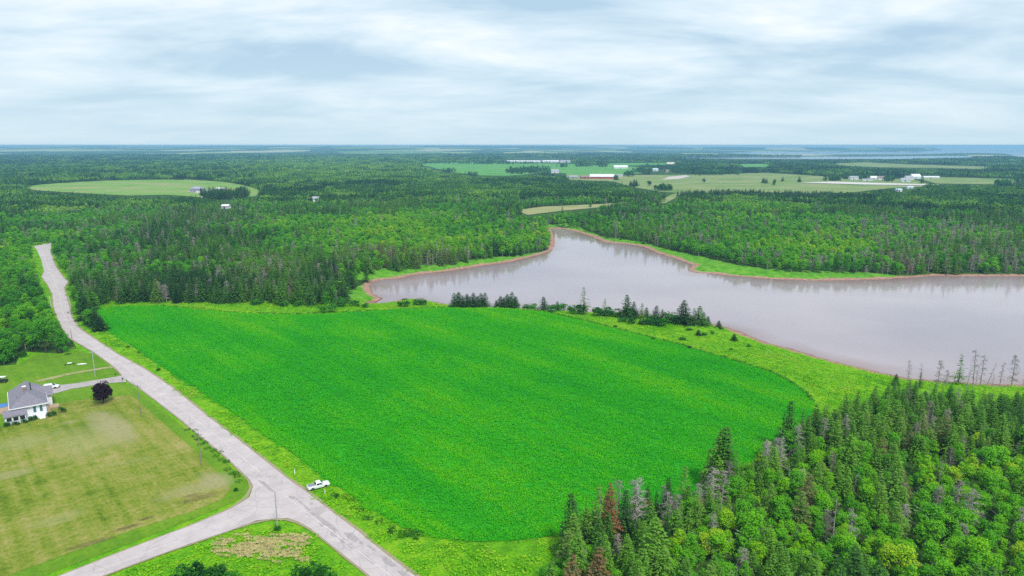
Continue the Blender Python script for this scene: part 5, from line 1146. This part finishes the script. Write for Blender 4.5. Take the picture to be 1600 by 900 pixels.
for a in [(941,279.5,36,16,5,6,-8,M_redw,M_wroof,'long red barn with bright white roof, the biggest of the red farm'),(914,279.5,13,12,4,3,6,M_redw,M_broof,'low red brown shed left of the red barn'),(896,279,13,14,4,3,4,M_groof,M_groof,'low grey shed left of the red brown one'),
    (966,277,14,10,4,3,-5,M_cream,M_groof,'low pale annex at the right end of the red barn'),
    (801.5,253.4,17,16,4,4,0,M_white,M_wroof,'leftmost long white livestock shed on the horizon side of the green field'),(830,253.6,34,16,4,4,0,M_white,M_wroof,'longest white livestock shed beyond the green field'),(861,254,22,16,5,5,2,M_white,M_wroof,'third long white shed beyond the green field'),(883,254,15,18,5,5,-3,M_white,M_groof,'rightmost shed of the white row, greyish roof'),
    (970,263.5,20,18,5,6,5,M_white,M_wroof,'white roofed barn among dark trees above the red farm'),(1024,267.5,8,10,5,4,5,M_white,M_lblue,'small white and pale blue building among farm trees'),
    (1356,283,15,9,3,2,0,M_white,M_groof,'low grey roofed bungalow behind the pale gravel lane'),(1416,284.3,13,12,4,4,-6,M_white,M_groof,'grey roofed barn at the right group behind the lane'),(1422,281,12,12,4,5,8,M_white,M_groof,'second grey roofed barn of the right group'),
    (1432,279.5,13,14,5,6,4,M_white,M_wroof,'tallest white roofed barn of the right group'),(1456,278.8,23,10,3,2,0,M_white,M_wroof,'long low white shed at the far right of the farm group'),(1405,299.5,9,8,3,2,10,M_white,M_lblue,'pale blue roof half hidden in trees below the lane, left'),
    (1423,295.5,9,8,3,2,-5,M_white,M_lblue,'pale blue roof half hidden in trees below the lane, right'),(342,297.5,14,7,3,1.5,-3,M_white,M_wroof,'white long shed in the hay meadow right of the grey house')]: farm(*a[:9], a[9])
for a in [(867,270.5,11,12,6,5,10,M_white,M_groof,'white farmhouse at the tip of the wood above the red farm',3),(1048,260,11,14,8,7,4,M_cream,M_cream,'large cream farmhouse standing above the dark trees',3),(1043,269.5,5,8,5,3,0,M_cream,M_broof,'small cream house below the large farmhouse',2),
    (1335,281.5,12,11,6,3,0,M_white,M_groof,'two storey grey white house at the left of the lane farms',4),(1366,280.8,10,10,4,4,3,M_white,M_wroof,'white roofed house behind the low bungalow',3),(1380,281.5,12,10,5,4,-4,M_white,M_broof,'house with brown roof between trees behind the lane',3),
    (493,315,10,8,4,3,20,M_white,M_groof,'white house with grey roof hidden in the middle of the wood',2),(352,326,11,7,3,2,-10,M_white,M_wroof,'white cottage glimpsed between trees below the hay meadow',2)]: farm(*a[:9], a[9], 'house', a[10])
hh_ = farm(306.5,301,19,13,6.2,3.5,-4,M_pwall,M_pwall,'violet grey two storey house under construction in the hay meadow','house',4,True)
for x in (-2.5, 1.5, 5.5): b = MB(); b.box(x, x + 2.8, -6.62, -6.5, -1, 2.2); b.build('garage_door', M_trim, hh_)

# ------------------------------------------------------------------ haze
b = MB(); b.box(-15300, 15300, -15300, 15300, WZ - 3, 82)
hzo = b.build('haze'); hzo['kind'] = 'stuff'
mh = bpy.data.materials.new('haze_air'); mh.use_nodes = True; n_ = mh.node_tree.nodes; n_.clear(); vo = n_.new('ShaderNodeVolumePrincipled'); oo = n_.new('ShaderNodeOutputMaterial')
vo.inputs['Color'].default_value = (0.34, 0.70, 1.0, 1); vo.inputs['Density'].default_value = 0.00012; vo.inputs['Anisotropy'].default_value = 0.0
mh.node_tree.links.new(vo.outputs[0], oo.inputs['Volume']); hzo.data.materials.append(mh); hzo.display_type = 'WIRE'
